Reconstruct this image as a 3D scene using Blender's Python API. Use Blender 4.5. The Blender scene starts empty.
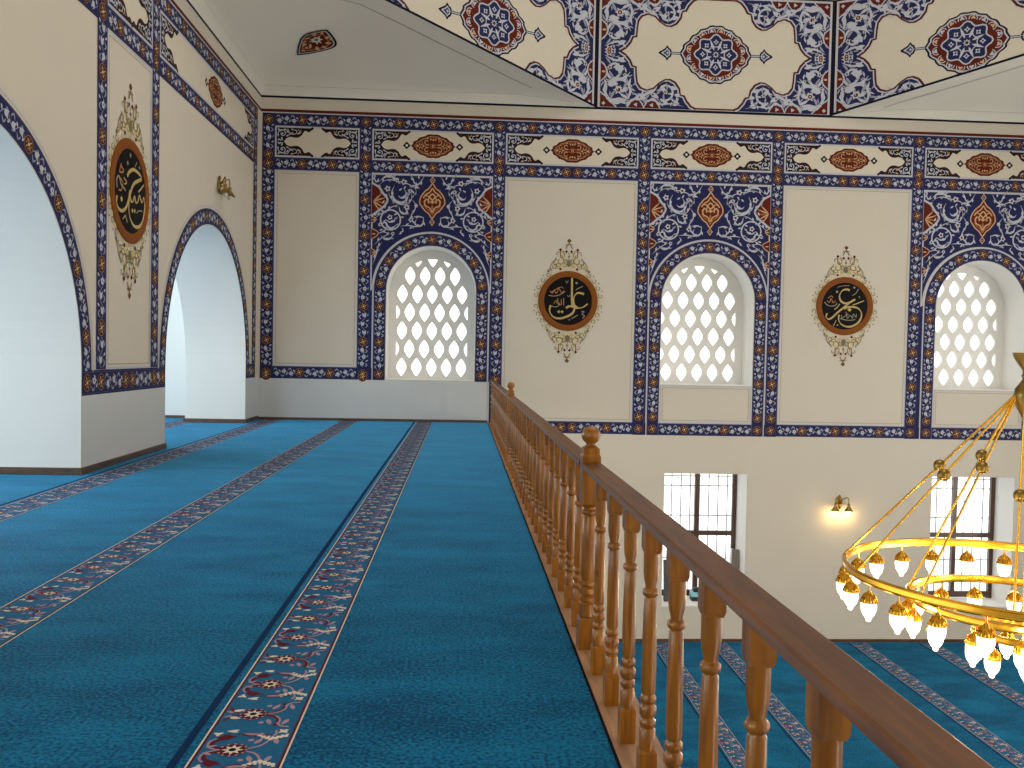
import bpy, bmesh, math, random
from math import sin, cos, pi, atan2, hypot, sqrt, radians
from mathutils import Vector, Matrix
from mathutils.geometry import tessellate_polygon
random.seed(7)
SC = bpy.context.scene
COL = SC.collection
D = 19.8          # back wall plane
XL = -4.45        # left wall plane
XR = 15.57        # right wall plane
YB = -0.8         # rear wall plane
ZH = -4.93        # hall floor
XA = -10.2        # outer wall of the side aisle
ZT = 7.06         # top of the walls

# ------------------------------------------------------------------ materials
def lin(c):
    return tuple(((v/255/12.92) if v/255 <= 0.04045 else ((v/255+0.055)/1.055)**2.4) for v in c)+(1,)
MATS = {}
def mat(name, rgb, rough=0.6, metal=0.0, noise=0.06, scale=6.0, bump=0.0, sheen=0.0, coat=0.0, spec=0.5):
    m = bpy.data.materials.new(name); m.use_nodes = True
    nt = m.node_tree; b = nt.nodes['Principled BSDF']
    b.inputs['Roughness'].default_value = rough
    b.inputs['Metallic'].default_value = metal
    b.inputs['Specular IOR Level'].default_value = spec
    b.inputs['Sheen Weight'].default_value = sheen
    b.inputs['Coat Weight'].default_value = coat
    tc = nt.nodes.new('ShaderNodeTexCoord')
    nz = nt.nodes.new('ShaderNodeTexNoise'); nz.inputs['Scale'].default_value = scale; nz.inputs['Detail'].default_value = 4
    nt.links.new(tc.outputs['Object'], nz.inputs['Vector'])
    mx = nt.nodes.new('ShaderNodeMix'); mx.data_type = 'RGBA'
    c = lin(rgb)
    mx.inputs[6].default_value = tuple(v*(1-noise) for v in c[:3])+(1,)
    mx.inputs[7].default_value = tuple(min(1, v*(1+noise)) for v in c[:3])+(1,)
    nt.links.new(nz.outputs['Fac'], mx.inputs[0])
    nt.links.new(mx.outputs[2], b.inputs['Base Color'])
    if bump:
        bp = nt.nodes.new('ShaderNodeBump'); bp.inputs['Strength'].default_value = bump; bp.inputs['Distance'].default_value = 0.01
        nt.links.new(nz.outputs['Fac'], bp.inputs['Height']); nt.links.new(bp.outputs['Normal'], b.inputs['Normal'])
    MATS[name] = m
    return m

def mat_wood(name, dark, light, rough=0.35, coat=0.4, grain=(14, 14, 1.2), knots=True):
    m = bpy.data.materials.new(name); m.use_nodes = True
    nt = m.node_tree; b = nt.nodes['Principled BSDF']; L = nt.links.new
    tc = nt.nodes.new('ShaderNodeTexCoord'); oi = nt.nodes.new('ShaderNodeObjectInfo')
    cm = nt.nodes.new('ShaderNodeCombineXYZ'); mu = nt.nodes.new('ShaderNodeMath'); mu.operation = 'MULTIPLY'; mu.inputs[1].default_value = 37.0
    L(oi.outputs['Random'], mu.inputs[0])
    for i in range(3): L(mu.outputs[0], cm.inputs[i])
    ad = nt.nodes.new('ShaderNodeVectorMath'); ad.operation = 'ADD'
    L(tc.outputs['Object'], ad.inputs[0]); L(cm.outputs[0], ad.inputs[1])
    sc = nt.nodes.new('ShaderNodeVectorMath'); sc.operation = 'MULTIPLY'; sc.inputs[1].default_value = grain
    L(ad.outputs[0], sc.inputs[0])
    nz = nt.nodes.new('ShaderNodeTexNoise'); nz.inputs['Scale'].default_value = 2.2; nz.inputs['Detail'].default_value = 5; nz.inputs['Distortion'].default_value = 0.9
    L(sc.outputs[0], nz.inputs['Vector'])
    rp = nt.nodes.new('ShaderNodeValToRGB')
    rp.color_ramp.elements[0].position = 0.32; rp.color_ramp.elements[0].color = lin(dark)
    rp.color_ramp.elements[1].position = 0.66; rp.color_ramp.elements[1].color = lin(light)
    L(nz.outputs['Fac'], rp.inputs[0])
    out = rp.outputs[0]
    if knots:
        vo = nt.nodes.new('ShaderNodeTexVoronoi'); vo.inputs['Scale'].default_value = 4.5
        sk = nt.nodes.new('ShaderNodeVectorMath'); sk.operation = 'MULTIPLY'; sk.inputs[1].default_value = (1.0, 1.0, 0.75)
        L(ad.outputs[0], sk.inputs[0]); L(sk.outputs[0], vo.inputs['Vector'])
        kr = nt.nodes.new('ShaderNodeValToRGB')
        kr.color_ramp.elements[0].position = 0.055; kr.color_ramp.elements[0].color = (0.12, 0.07, 0.05, 1)
        kr.color_ramp.elements[1].position = 0.10; kr.color_ramp.elements[1].color = (1, 1, 1, 1)
        L(vo.outputs['Distance'], kr.inputs[0])
        mm = nt.nodes.new('ShaderNodeMix'); mm.data_type = 'RGBA'; mm.blend_type = 'MULTIPLY'; mm.inputs[0].default_value = 1
        L(out, mm.inputs[6]); L(kr.outputs[0], mm.inputs[7]); out = mm.outputs[2]
    L(out, b.inputs['Base Color'])
    b.inputs['Roughness'].default_value = rough
    b.inputs['Coat Weight'].default_value = coat; b.inputs['Coat Roughness'].default_value = 0.18
    bp = nt.nodes.new('ShaderNodeBump'); bp.inputs['Strength'].default_value = 0.08; bp.inputs['Distance'].default_value = 0.004
    L(nz.outputs['Fac'], bp.inputs['Height']); L(bp.outputs['Normal'], b.inputs['Normal'])
    MATS[name] = m
    return m

def mat_carpet(name, dark, light):
    m = bpy.data.materials.new(name); m.use_nodes = True
    nt = m.node_tree; b = nt.nodes['Principled BSDF']; L = nt.links.new
    tc = nt.nodes.new('ShaderNodeTexCoord')
    n1 = nt.nodes.new('ShaderNodeTexNoise'); n1.inputs['Scale'].default_value = 1.3; n1.inputs['Detail'].default_value = 6; n1.inputs['Roughness'].default_value = 0.62
    sv = nt.nodes.new('ShaderNodeVectorMath'); sv.operation = 'MULTIPLY'; sv.inputs[1].default_value = (0.8, 1.8, 1)
    L(tc.outputs['Object'], sv.inputs[0]); L(sv.outputs[0], n1.inputs['Vector'])
    n2 = nt.nodes.new('ShaderNodeTexNoise'); n2.inputs['Scale'].default_value = 60; n2.inputs['Detail'].default_value = 2
    L(tc.outputs['Object'], n2.inputs['Vector'])
    mxf = nt.nodes.new('ShaderNodeMath'); mxf.operation = 'MULTIPLY_ADD'; mxf.inputs[1].default_value = 0.36
    L(n1.outputs['Fac'], mxf.inputs[0])
    m2 = nt.nodes.new('ShaderNodeMath'); m2.operation = 'MULTIPLY'; m2.inputs[1].default_value = 0.64
    L(n2.outputs['Fac'], m2.inputs[0]); L(m2.outputs[0], mxf.inputs[2])
    rp = nt.nodes.new('ShaderNodeValToRGB')
    rp.color_ramp.elements[0].position = 0.41; rp.color_ramp.elements[0].color = lin(dark)
    rp.color_ramp.elements[1].position = 0.60; rp.color_ramp.elements[1].color = lin(light)
    L(mxf.outputs[0], rp.inputs[0]); L(rp.outputs[0], b.inputs['Base Color'])
    b.inputs['Roughness'].default_value = 0.9; b.inputs['Specular IOR Level'].default_value = 0.15
    b.inputs['Sheen Weight'].default_value = 0.9; b.inputs['Sheen Roughness'].default_value = 0.2
    b.inputs['Sheen Tint'].default_value = lin((90, 175, 225))
    bp = nt.nodes.new('ShaderNodeBump'); bp.inputs['Strength'].default_value = 0.55; bp.inputs['Distance'].default_value = 0.006
    L(n2.outputs['Fac'], bp.inputs['Height']); L(bp.outputs['Normal'], b.inputs['Normal'])
    MATS[name] = m
    return m

def mat_emit(name, rgb, strength):
    m = bpy.data.materials.new(name); m.use_nodes = True
    nt = m.node_tree; b = nt.nodes['Principled BSDF']
    b.inputs['Base Color'].default_value = lin((250, 240, 220)); b.inputs['Roughness'].default_value = 0.5
    b.inputs['Emission Color'].default_value = lin(rgb)
    lw = nt.nodes.new('ShaderNodeTexNoise'); lw.inputs['Scale'].default_value = 9
    mr = nt.nodes.new('ShaderNodeMapRange'); mr.inputs[3].default_value = strength*0.8; mr.inputs[4].default_value = strength*1.2
    nt.links.new(lw.outputs['Fac'], mr.inputs[0]); nt.links.new(mr.outputs[0], b.inputs['Emission Strength'])
    m.cycles.emission_sampling = 'NONE'
    MATS[name] = m
    return m

def mat_glass(name):
    m = bpy.data.materials.new(name); m.use_nodes = True
    nt = m.node_tree; L = nt.links.new
    for n in list(nt.nodes):
        if n.type == 'BSDF_PRINCIPLED': nt.nodes.remove(n)
    o = [n for n in nt.nodes if n.type == 'OUTPUT_MATERIAL'][0]
    tr = nt.nodes.new('ShaderNodeBsdfTransparent'); tr.inputs[0].default_value = (0.96, 0.97, 0.97, 1)
    gl = nt.nodes.new('ShaderNodeBsdfGlossy'); gl.inputs['Roughness'].default_value = 0.05
    ms = nt.nodes.new('ShaderNodeMixShader'); ms.inputs[0].default_value = 0.06
    L(tr.outputs[0], ms.inputs[1]); L(gl.outputs[0], ms.inputs[2]); L(ms.outputs[0], o.inputs[0])
    MATS[name] = m
    return m

mat('plaster_cream', (209, 201, 187), 0.75, noise=0.025, scale=1.5, bump=0.03, spec=0.12)
mat('plaster_white', (236, 235, 231), 0.75, noise=0.02, scale=1.5, bump=0.03, spec=0.12)
mat('plaster_dado', (206, 208, 208), 0.75, noise=0.02, scale=1.5, spec=0.12)
mat('plaster_ceiling', (228, 224, 214), 0.8, noise=0.02, scale=1.2, spec=0.12)
mat('cream', (213, 204, 187), 0.7, noise=0.02, spec=0.12)
mat('navy', (36, 39, 82), 0.6, noise=0.15, scale=3, spec=0.12)
mat('ink', (18, 18, 38), 0.6, spec=0.12)
mat('white', (188, 190, 200), 0.65, noise=0.08, scale=8, spec=0.12)
mat('brown', (92, 30, 20), 0.6, noise=0.15, scale=8, spec=0.12)
mat('darkbrown', (50, 26, 28), 0.6, spec=0.12)
mat('orange', (160, 106, 62), 0.6, noise=0.2, scale=9, spec=0.12)
mat('peach', (204, 164, 124), 0.6, spec=0.12)
mat('gold', (132, 110, 58), 0.5, noise=0.15, spec=0.12)
mat('palegold', (216, 200, 150), 0.55, spec=0.12)
mat('greyblue', (110, 112, 110), 0.6, spec=0.12)
mat('greywhite', (150, 154, 172), 0.65, spec=0.12)
mat('greyline', (140, 132, 120), 0.7, spec=0.12)
mat('violet', (70, 74, 118), 0.6, noise=0.15, spec=0.12)
mat('roundel_rim', (128, 72, 24), 0.6, noise=0.1, scale=5, spec=0.15)
mat('roundel_black', (8, 7, 8), 0.5, spec=0.12)
mat('script_gold', (190, 164, 106), 0.45, spec=0.12)
mat('script_grey', (150, 140, 128), 0.5, spec=0.12)
mat('script_copper', (180, 120, 76), 0.5, spec=0.12)
mat('carpet_red', (92, 24, 40), 0.9, spec=0.1)
mat('carpet_cream', (214, 204, 186), 0.9, spec=0.1)
mat('carpet_ground', (34, 96, 136), 0.9, spec=0.1, noise=0.2, scale=40)
mat('carpet_dark', (6, 42, 82), 0.9, spec=0.1)
mat('carpet_mauve', (160, 134, 150), 0.9, spec=0.1)
mat('carpet_edge', (14, 16, 22), 0.9, spec=0.1)
mat_carpet('carpet_blue', (0, 60, 96), (10, 114, 156))
mat_wood('pine', (118, 66, 2), (164, 102, 12), coat=0.25)
mat_wood('rail_wood', (80, 40, 2), (118, 66, 8), grain=(14, 1.2, 14), rough=0.45, coat=0.08)
mat_wood('sill_wood', (150, 112, 84), (184, 142, 110), grain=(14, 1.2, 14), knots=False)
mat_wood('baseboard_wood', (70, 48, 30), (100, 70, 44), grain=(3, 3, 14), knots=False)
mat_wood('frame_wood', (62, 38, 24), (88, 56, 36), grain=(10, 10, 2), knots=False)
mat('sash_grey', (120, 112, 100), 0.5)
mat('brass', (232, 178, 60), 0.22, metal=1.0, noise=0.05)
mat('brass_dark', (150, 122, 62), 0.32, metal=1.0, noise=0.12)
mat('slate', (62, 68, 72), 0.5)
mat('iron', (168, 168, 168), 0.5, metal=0.4)
mat_emit('bulb_glow', (255, 236, 190), 5.0)
mat_emit('sconce_glow', (255, 226, 160), 9.0)
mat('frosted_glass', (226, 224, 214), 0.3)
mat('box_dark', (24, 34, 44), 0.5)
mat('box_blue', (140, 200, 214), 0.5)
mat_glass('clear_glass')

# ------------------------------------------------------------------ object helpers
def tag(o, label=None, cat=None, group=None, kind=None):
    if label: o['label'] = label
    if cat: o['category'] = cat
    if group: o['group'] = group
    if kind: o['kind'] = kind
    return o
def empty(name, loc=(0, 0, 0), rz=0.0):
    o = bpy.data.objects.new(name, None); COL.objects.link(o)
    o.location = loc; o.rotation_euler = (0, 0, rz); o.empty_display_size = 0.1
    return o
def link_mesh(name, verts, faces, midx, mats, parent=None, smooth=None):
    me = bpy.data.meshes.new(name); me.from_pydata(verts, [], faces); 
    for k in mats: me.materials.append(MATS[k])
    if midx is not None and len(mats) > 1:
        me.polygons.foreach_set('material_index', midx)
    if smooth is not None:
        me.polygons.foreach_set('use_smooth', [True]*len(me.polygons))
        me.set_sharp_from_angle(angle=radians(smooth))
    me.update()
    o = bpy.data.objects.new(name, me); COL.objects.link(o)
    if parent: o.parent = parent
    return o
class MB:
    def __init__(s): s.v = []; s.f = []
    def add(s, vs, fs):
        n = len(s.v); s.v += [tuple(p) for p in vs]; s.f += [tuple(i+n for i in f) for f in fs]; return s
    def box(s, x0, x1, y0, y1, z0, z1, ch=0.0):
        if ch:
            vs = []
            for z, i in ((z0, ch), (z0+ch, 0), (z1-ch, 0), (z1, ch)):
                vs += [(x0+i, y0+i, z), (x1-i, y0+i, z), (x1-i, y1-i, z), (x0+i, y1-i, z)]
            fs = [(3, 2, 1, 0), (12, 13, 14, 15)]
            for r in range(3):
                for k in range(4):
                    a, b = r*4+k, r*4+(k+1) % 4; fs.append((a, b, b+4, a+4))
            return s.add(vs, fs)
        vs = [(x, y, z) for z in (z0, z1) for (x, y) in ((x0, y0), (x1, y0), (x1, y1), (x0, y1))]
        return s.add(vs, [(3, 2, 1, 0), (4, 5, 6, 7), (0, 1, 5, 4), (1, 2, 6, 5), (2, 3, 7, 6), (3, 0, 4, 7)])
    def lathe(s, prof, n=16, c=(0, 0, 0), axis='Z'):
        vs = []; fs = []
        for r, z in prof:
            for k in range(n):
                a = 2*pi*k/n; p = (r*cos(a), r*sin(a), z)
                if axis == 'Y': p = (p[0], p[2], p[1])
                if axis == 'X': p = (p[2], p[0], p[1])
                vs.append((c[0]+p[0], c[1]+p[1], c[2]+p[2]))
        m = len(prof)
        for i in range(m-1):
            for k in range(n):
                a, b = i*n+k, i*n+(k+1) % n; fs.append((a, b, b+n, a+n))
        fs.append(tuple(range(n-1, -1, -1))); fs.append(tuple((m-1)*n+k for k in range(n)))
        return s.add(vs, fs)
    def tube(s, pts, r, n=8, closed=False):
        pts = [Vector(p) for p in pts]; m = len(pts); vs = []; fs = []
        for i, p in enumerate(pts):
            a = pts[(i-1) % m] if (closed or i > 0) else p
            b = pts[(i+1) % m] if (closed or i < m-1) else p
            t = (b-a).normalized(); up = Vector((0, 0, 1)) if abs(t.z) < 0.9 else Vector((1, 0, 0))
            u = t.cross(up).normalized(); w = u.cross(t)
            rr = r[i] if isinstance(r, (list, tuple)) else r
            for k in range(n):
                q = 2*pi*k/n; vs.append(p+u*cos(q)*rr+w*sin(q)*rr)
        for i in range(m if closed else m-1):
            j = (i+1) % m
            for k in range(n):
                k2 = (k+1) % n; fs.append((i*n+k, i*n+k2, j*n+k2, j*n+k))
        if not closed: fs += [tuple(range(n-1, -1, -1)), tuple((m-1)*n+k for k in range(n))]
        return s.add(vs, fs)
    def loft(s, ringA, ringB, caps=True):
        n = len(ringA); fs = [(k, (k+1) % n, n+(k+1) % n, n+k) for k in range(n)]
        if caps: fs += [tuple(range(n-1, -1, -1)), tuple(range(n, 2*n))]
        return s.add(list(ringA)+list(ringB), fs)
    def build(s, name, m, parent=None, smooth=None):
        return link_mesh(name, s.v, s.f, None, [m], parent, smooth)

# ------------------------------------------------------------------ painted ornament
def cr(pts, n=6, closed=False):
    """Catmull-Rom smoothing"""
    P = [tuple(p) for p in pts]; m = len(P); out = []
    for i in range(m if closed else m-1):
        p0 = P[i-1] if (closed or i > 0) else P[0]; p1 = P[i]; p2 = P[(i+1) % m]
        p3 = P[(i+2) % m] if (closed or i+2 < m) else P[-1]
        for k in range(n):
            t = k/n; t2 = t*t; t3 = t2*t
            out.append(tuple(0.5*(2*b+(c-a)*t+(2*a-5*b+4*c-d)*t2+(3*b-a-3*c+d)*t3) for a, b, c, d in zip(p0, p1, p2, p3)))
    if not closed: out.append(P[-1])
    return out
def arc(cx, cy, r, a0, a1, n=24, ry=None):
    ry = r if ry is None else ry
    return [(cx+r*cos(a0+(a1-a0)*k/n), cy+ry*sin(a0+(a1-a0)*k/n)) for k in range(n+1)]
def spiral(cx, cy, r0, r1, a0, a1, n=22):
    return [(cx+(r0+(r1-r0)*k/n)*cos(a0+(a1-a0)*k/n), cy+(r0+(r1-r0)*k/n)*sin(a0+(a1-a0)*k/n)) for k in range(n+1)]
class Paint:
    """collects flat painted shapes; fn maps (u, v, layer) to the surface"""
    def __init__(s, fn):
        s.fn = fn; s.v = []; s.f = []; s.mi = []; s.mats = []; s.T = (0, 0, 1, 1, 0); s.clip = None; s.k = 0
    def at(s, ox=0, oy=0, sx=1, sy=None, rot=0):
        s.T = (ox, oy, sx, sx if sy is None else sy, rot); return s
    def tr(s, p):
        ox, oy, sx, sy, r = s.T; x, y = p[0]*sx, p[1]*sy
        if r: x, y = x*cos(r)-y*sin(r), x*sin(r)+y*cos(r)
        return (ox+x, oy+y)
    def face(s, pts, m, l):
        s.k = (s.k+1) % 40; l += s.k*0.0045
        pts = [s.tr(p) for p in pts]
        if s.clip:
            a, b, c = s.clip; out = []      # keep a*u+b*v+c >= 0
            for i in range(len(pts)):
                p, q = pts[i], pts[(i+1) % len(pts)]
                dp = a*p[0]+b*p[1]+c; dq = a*q[0]+b*q[1]+c
                if dp >= 0: out.append(p)
                if dp*dq < 0:
                    t = dp/(dp-dq); out.append((p[0]+(q[0]-p[0])*t, p[1]+(q[1]-p[1])*t))
            pts = out
            if len(pts) < 3: return
        if m not in s.mats: s.mats.append(m)
        n = len(s.v); s.v += [s.fn(p[0], p[1], l) for p in pts]
        s.f.append(tuple(range(n, n+len(pts)))); s.mi.append(s.mats.index(m))
    def poly(s, pts, m, l, holes=()):
        loops = [[Vector((p[0], p[1], 0)) for p in lp] for lp in [pts]+list(holes)]
        flat = [p for lp in loops for p in lp]
        for t in tessellate_polygon(loops): s.face([(flat[i].x, flat[i].y) for i in t], m, l)
    def fan(s, pts, m, l):
        s.face(pts, m, l) if not s.clip or True else None
    def rect(s, x0, x1, y0, y1, m, l): s.face([(x0, y0), (x1, y0), (x1, y1), (x0, y1)], m, l)
    def disc(s, cx, cy, r, m, l, n=12, ry=None): s.face([(cx+r*cos(2*pi*k/n), cy+(ry or r)*sin(2*pi*k/n)) for k in range(n)], m, l)
    def frame(s, x0, x1, y0, y1, w, m, l):
        s.rect(x0, x1, y0, y0+w, m, l); s.rect(x0, x1, y1-w, y1, m, l); s.rect(x0, x0+w, y0+w, y1-w, m, l); s.rect(x1-w, x1, y0+w, y1-w, m, l)
    def stroke(s, pts, w, m, l, closed=False, pen=None, taper=0.0):
        n = len(pts); L = []; R = []
        for i, p in enumerate(pts):
            a = pts[(i-1) % n] if (closed or i > 0) else p; b = pts[(i+1) % n] if (closed or i < n-1) else p
            dx, dy = b[0]-a[0], b[1]-a[1]; q = hypot(dx, dy) or 1; nx, ny = -dy/q, dx/q
            t = i/max(1, n-1)
            ww = w(t) if callable(w) else w
            if taper: ww *= max(0.12, min(1, min(t, 1-t)/taper)) if taper > 0 else max(0.1, 1-t*(-taper))
            if pen is not None: ww *= 0.38+0.62*abs(sin(atan2(dy, dx)-pen))
            L.append((p[0]+nx*ww/2, p[1]+ny*ww/2)); R.append((p[0]-nx*ww/2, p[1]-ny*ww/2))
        for i in range(n if closed else n-1):
            j = (i+1) % n; s.face([L[i], R[i], R[j], L[j]], m, l)
    def blob(s, cx, cy, r, m, l, k=5, depth=0.28, n=15, a0=0.0):
        s.face2([(cx+r*(1-depth+depth*cos(k*(2*pi*i/n)))*cos(2*pi*i/n+a0), cy+r*(1-depth+depth*cos(k*(2*pi*i/n)))*sin(2*pi*i/n+a0)) for i in range(n)], (cx, cy), m, l)
    def face2(s, pts, c, m, l):
        for i in range(len(pts)): s.face([c, pts[i], pts[(i+1) % len(pts)]], m, l)
    def leaf(s, x, y, ln, w, a, m, l, bend=0.0):
        """pointed leaf starting at x, y along angle a"""
        A = []; B = []
        for k in range(6):
            t = k/5; ww = w*sin(pi*t**0.8)*0.5; aa = a+bend*t
            px, py = x+ln*t*cos(a+bend*t/2), y+ln*t*sin(a+bend*t/2)
            A.append((px-sin(aa)*ww, py+cos(aa)*ww)); B.append((px+sin(aa)*ww, py-cos(aa)*ww))
        for k in range(5): s.face([A[k], B[k], B[k+1], A[k+1]], m, l)
    def diamond(s, cx, cy, r, m, l, ry=None): s.face([(cx+r, cy), (cx, cy+(ry or r)), (cx-r, cy), (cx, cy-(ry or r))], m, l)
    def flower(s, cx, cy, r, petal, core, l, k=6):
        s.blob(cx, cy, r, petal, l, k=k, depth=0.22, n=k*3); s.disc(cx, cy, r*0.36, core, l+0.5, 7)
    def build(s, name, parent, label=None, kind=None):
        o = link_mesh(name, s.v, s.f, s.mi, s.mats, parent)
        if label: o['label'] = label
        if kind: o['kind'] = kind
        return o
LAY = 0.002
def back_fn(u, v, l): return (u, D-0.001-l*LAY, v)
def left_fn(u, v, l): return (XL+0.001+l*LAY, u, v)

def rosette(P, x, y, r, l=3):
    P.disc(x, y, r*1.04, 'ink', l, 14); P.stroke(arc(x, y, r*.93, 0, 2*pi, 16), r*.11, 'orange', l+.3, closed=True); P.disc(x, y, r*0.80, 'darkbrown', l+.5, 12)
    for k in range(8):
        a = 2*pi*(k+.5)/8; P.leaf(x+0.26*r*cos(a), y+0.26*r*sin(a), r*0.50, r*0.20, a, 'orange' if k % 2 else 'peach', l+1)
    P.disc(x, y, r*0.20, 'palegold', l+1.2, 7)
def vine(P, path, s0, s1, w, flip):
    """flowering stem along path(s, t) from s0 to s1"""
    ln = s1-s0
    if ln < 0.10: return
    k = max(1, round(ln/0.165)); st = ln/k; q = 1 if flip else -1
    N = k*6
    P.stroke([path(s0+ln*i/N, q*w*0.20*sin(pi*i/6)) for i in range(N+1)], 0.010, 'greywhite', 3)
    for i in range(k):
        s = s0+st*(i+0.5); sg = q*(1 if i % 2 == 0 else -1)
        c = path(s, sg*w*0.07); d = path(s+.01, sg*w*0.07); an = atan2(d[1]-c[1], d[0]-c[0])
        kind = (i+int(abs(s)*10)) % 3
        if kind == 0: P.blob(c[0], c[1], w*0.185, 'white', 3.5, k=5, depth=.16, n=15, a0=an); P.disc(c[0], c[1], w*0.05, 'greyblue', 4.2, 6)
        elif kind == 1:
            P.disc(c[0], c[1], w*.14, 'white', 3.5, 10)
            for da in (-.6, .6): P.leaf(c[0]-w*.05*cos(an), c[1]-w*.05*sin(an), w*.30, w*.13, an+da, 'white', 3.6)
        else:
            P.disc(c[0], c[1], w*0.15, 'white', 3.5, 10); P.leaf(c[0], c[1], w*.3, w*.13, an+2.5*sg, 'white', 3.4)
        P.stroke([path(s-st*.45+st*.55*j/6, -sg*w*(0.14+0.18*sin(pi*j/6))) for j in range(7)], lambda t: 0.006+0.022*sin(pi*t), 'greywhite', 3.2)
        e = path(s+st*.30, -sg*w*.22); P.leaf(e[0], e[1], w*.24, w*.11, an+sg*1.0, 'white', 3.3)
        e = path(s-st*.12, sg*w*.30); P.leaf(e[0], e[1], w*.26, w*.09, an-sg*.35, 'greywhite', 3.1)
def band(P, path, ln, w, ros, base=1, skip=(), edges=True, rr=None):
    """a navy border: path(s, t), t across"""
    n = max(1, int(ln/0.12)) if path(0, 0)[0] != path(ln, 0)[0] and path(0, 0)[1] != path(ln, 0)[1] else 1
    n = max(n, getattr(path, 'seg', 1))
    for i in range(n):
        a, b = ln*i/n, ln*(i+1)/n
        P.face([path(a, -w/2), path(b, -w/2), path(b, w/2), path(a, w/2)], 'navy', base)
        if edges:
            for sg in (-1, 1):
                P.face([path(a, sg*w*0.43), path(b, sg*w*0.43), path(b, sg*w*0.405), path(a, sg*w*0.405)], 'violet', base+1)
    r = rr or w*0.36
    for s in ros: c = path(s, 0); rosette(P, c[0], c[1], r)
    st = sorted([(s-r*1.05, s+r*1.05) for s in ros]+list(skip)); cur = 0.015; f = False
    for a, b in st+[(ln-0.015, ln)]:
        if a > cur: vine(P, path, cur, a, w, f); f = not f
        cur = max(cur, b)
def hpath(x0, y): return lambda s, t: (x0+s, y+t)
def vpath(x, y0): return lambda s, t: (x+t, y0+s)
def apath(cx, cy, r, seg):
    f = lambda s, t: (cx-(r+t)*cos(s/r), cy+(r+t)*sin(s/r))
    f.seg = seg
    return f
def curl(P, x, y, r, a, m, l, turn=1, w=0.02):
    P.stroke(spiral(x, y, r, r*0.25, a, a+turn*1.5*pi, 14), lambda t: w*(1.1-0.6*t), m, l)

def medallion(P, cx, cy, hw, hh, ends=True):
    """brown scalloped almond with peach arabesque"""
    n = 48; out = []
    for k in range(n):
        a = 2*pi*k/n; sc = 1+0.035*cos(14*a)
        x = cos(a); y = sin(a)*(1-0.30*abs(cos(a))**1.5)
        out.append((cx+hw*x*sc, cy+hh*y*sc))
    P.face2(out, (cx, cy), 'brown', 2)
    P.stroke([(cx+(x-cx)*0.84, cy+(y-cy)*0.80) for x, y in out], hh*0.035, 'peach', 3, closed=True)
    for sx in (-1, 1):
        for sy in (-1, 1):
            P.at(cx, cy, sx, sy)
            P.stroke(spiral(hw*.30, hh*.34, hh*.24, hh*.08, -2.2, 3.0, 14), hh*.055, 'peach', 3.3)
            P.stroke(spiral(hw*.60, hh*.20, hh*.17, hh*.06, 2.6, 7.4, 12), hh*.05, 'peach', 3.3)
            P.stroke(cr([(hw*.02, hh*.20), (hw*.14, hh*.10), (hw*.34, hh*.06), (hw*.5, hh*.02)], 3), hh*.05, 'orange', 3.2)
            P.stroke(cr([(hw*.02, hh*.70), (hw*.20, hh*.66), (hw*.44, hh*.52), (hw*.62, hh*.38)], 3), hh*.045, 'orange', 3.2)
            for x, y, a in ((.10, .45, 1.3), (.44, .12, .6), (.50, .40, .1), (.22, .58, .4), (.70, .08, .3)): P.leaf(hw*x, hh*y, hh*.22, hh*.10, a, 'orange' if x > .3 else 'peach', 3.4)
            P.at()
        P.blob(cx+sx*hw*.46, cy, hh*.10, 'peach', 3.6, k=4, n=12); P.leaf(cx+sx*hw*.80, cy, hw*.16, hh*.14, pi if sx > 0 else 0, 'peach', 3.4)
    for sy in (-1, 1): P.blob(cx, cy+sy*hh*.52, hh*.11, 'peach', 3.6, k=3, n=12, a0=sy*pi/2)
    P.blob(cx, cy, hh*.16, 'peach', 3.6, k=6, n=18); P.disc(cx, cy, hh*.06, 'brown', 4, 7)
    if ends:
        for sx in (-1, 1):
            x = cx+sx*(hw+0.11); P.rect(min(cx+sx*hw, x), max(cx+sx*hw, x), cy-0.006, cy+0.006, 'ink', 2)
            P.diamond(x, cy, 0.085, 'ink', 2.5); P.disc(x, cy, 0.03, 'cream', 3, 6)

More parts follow.
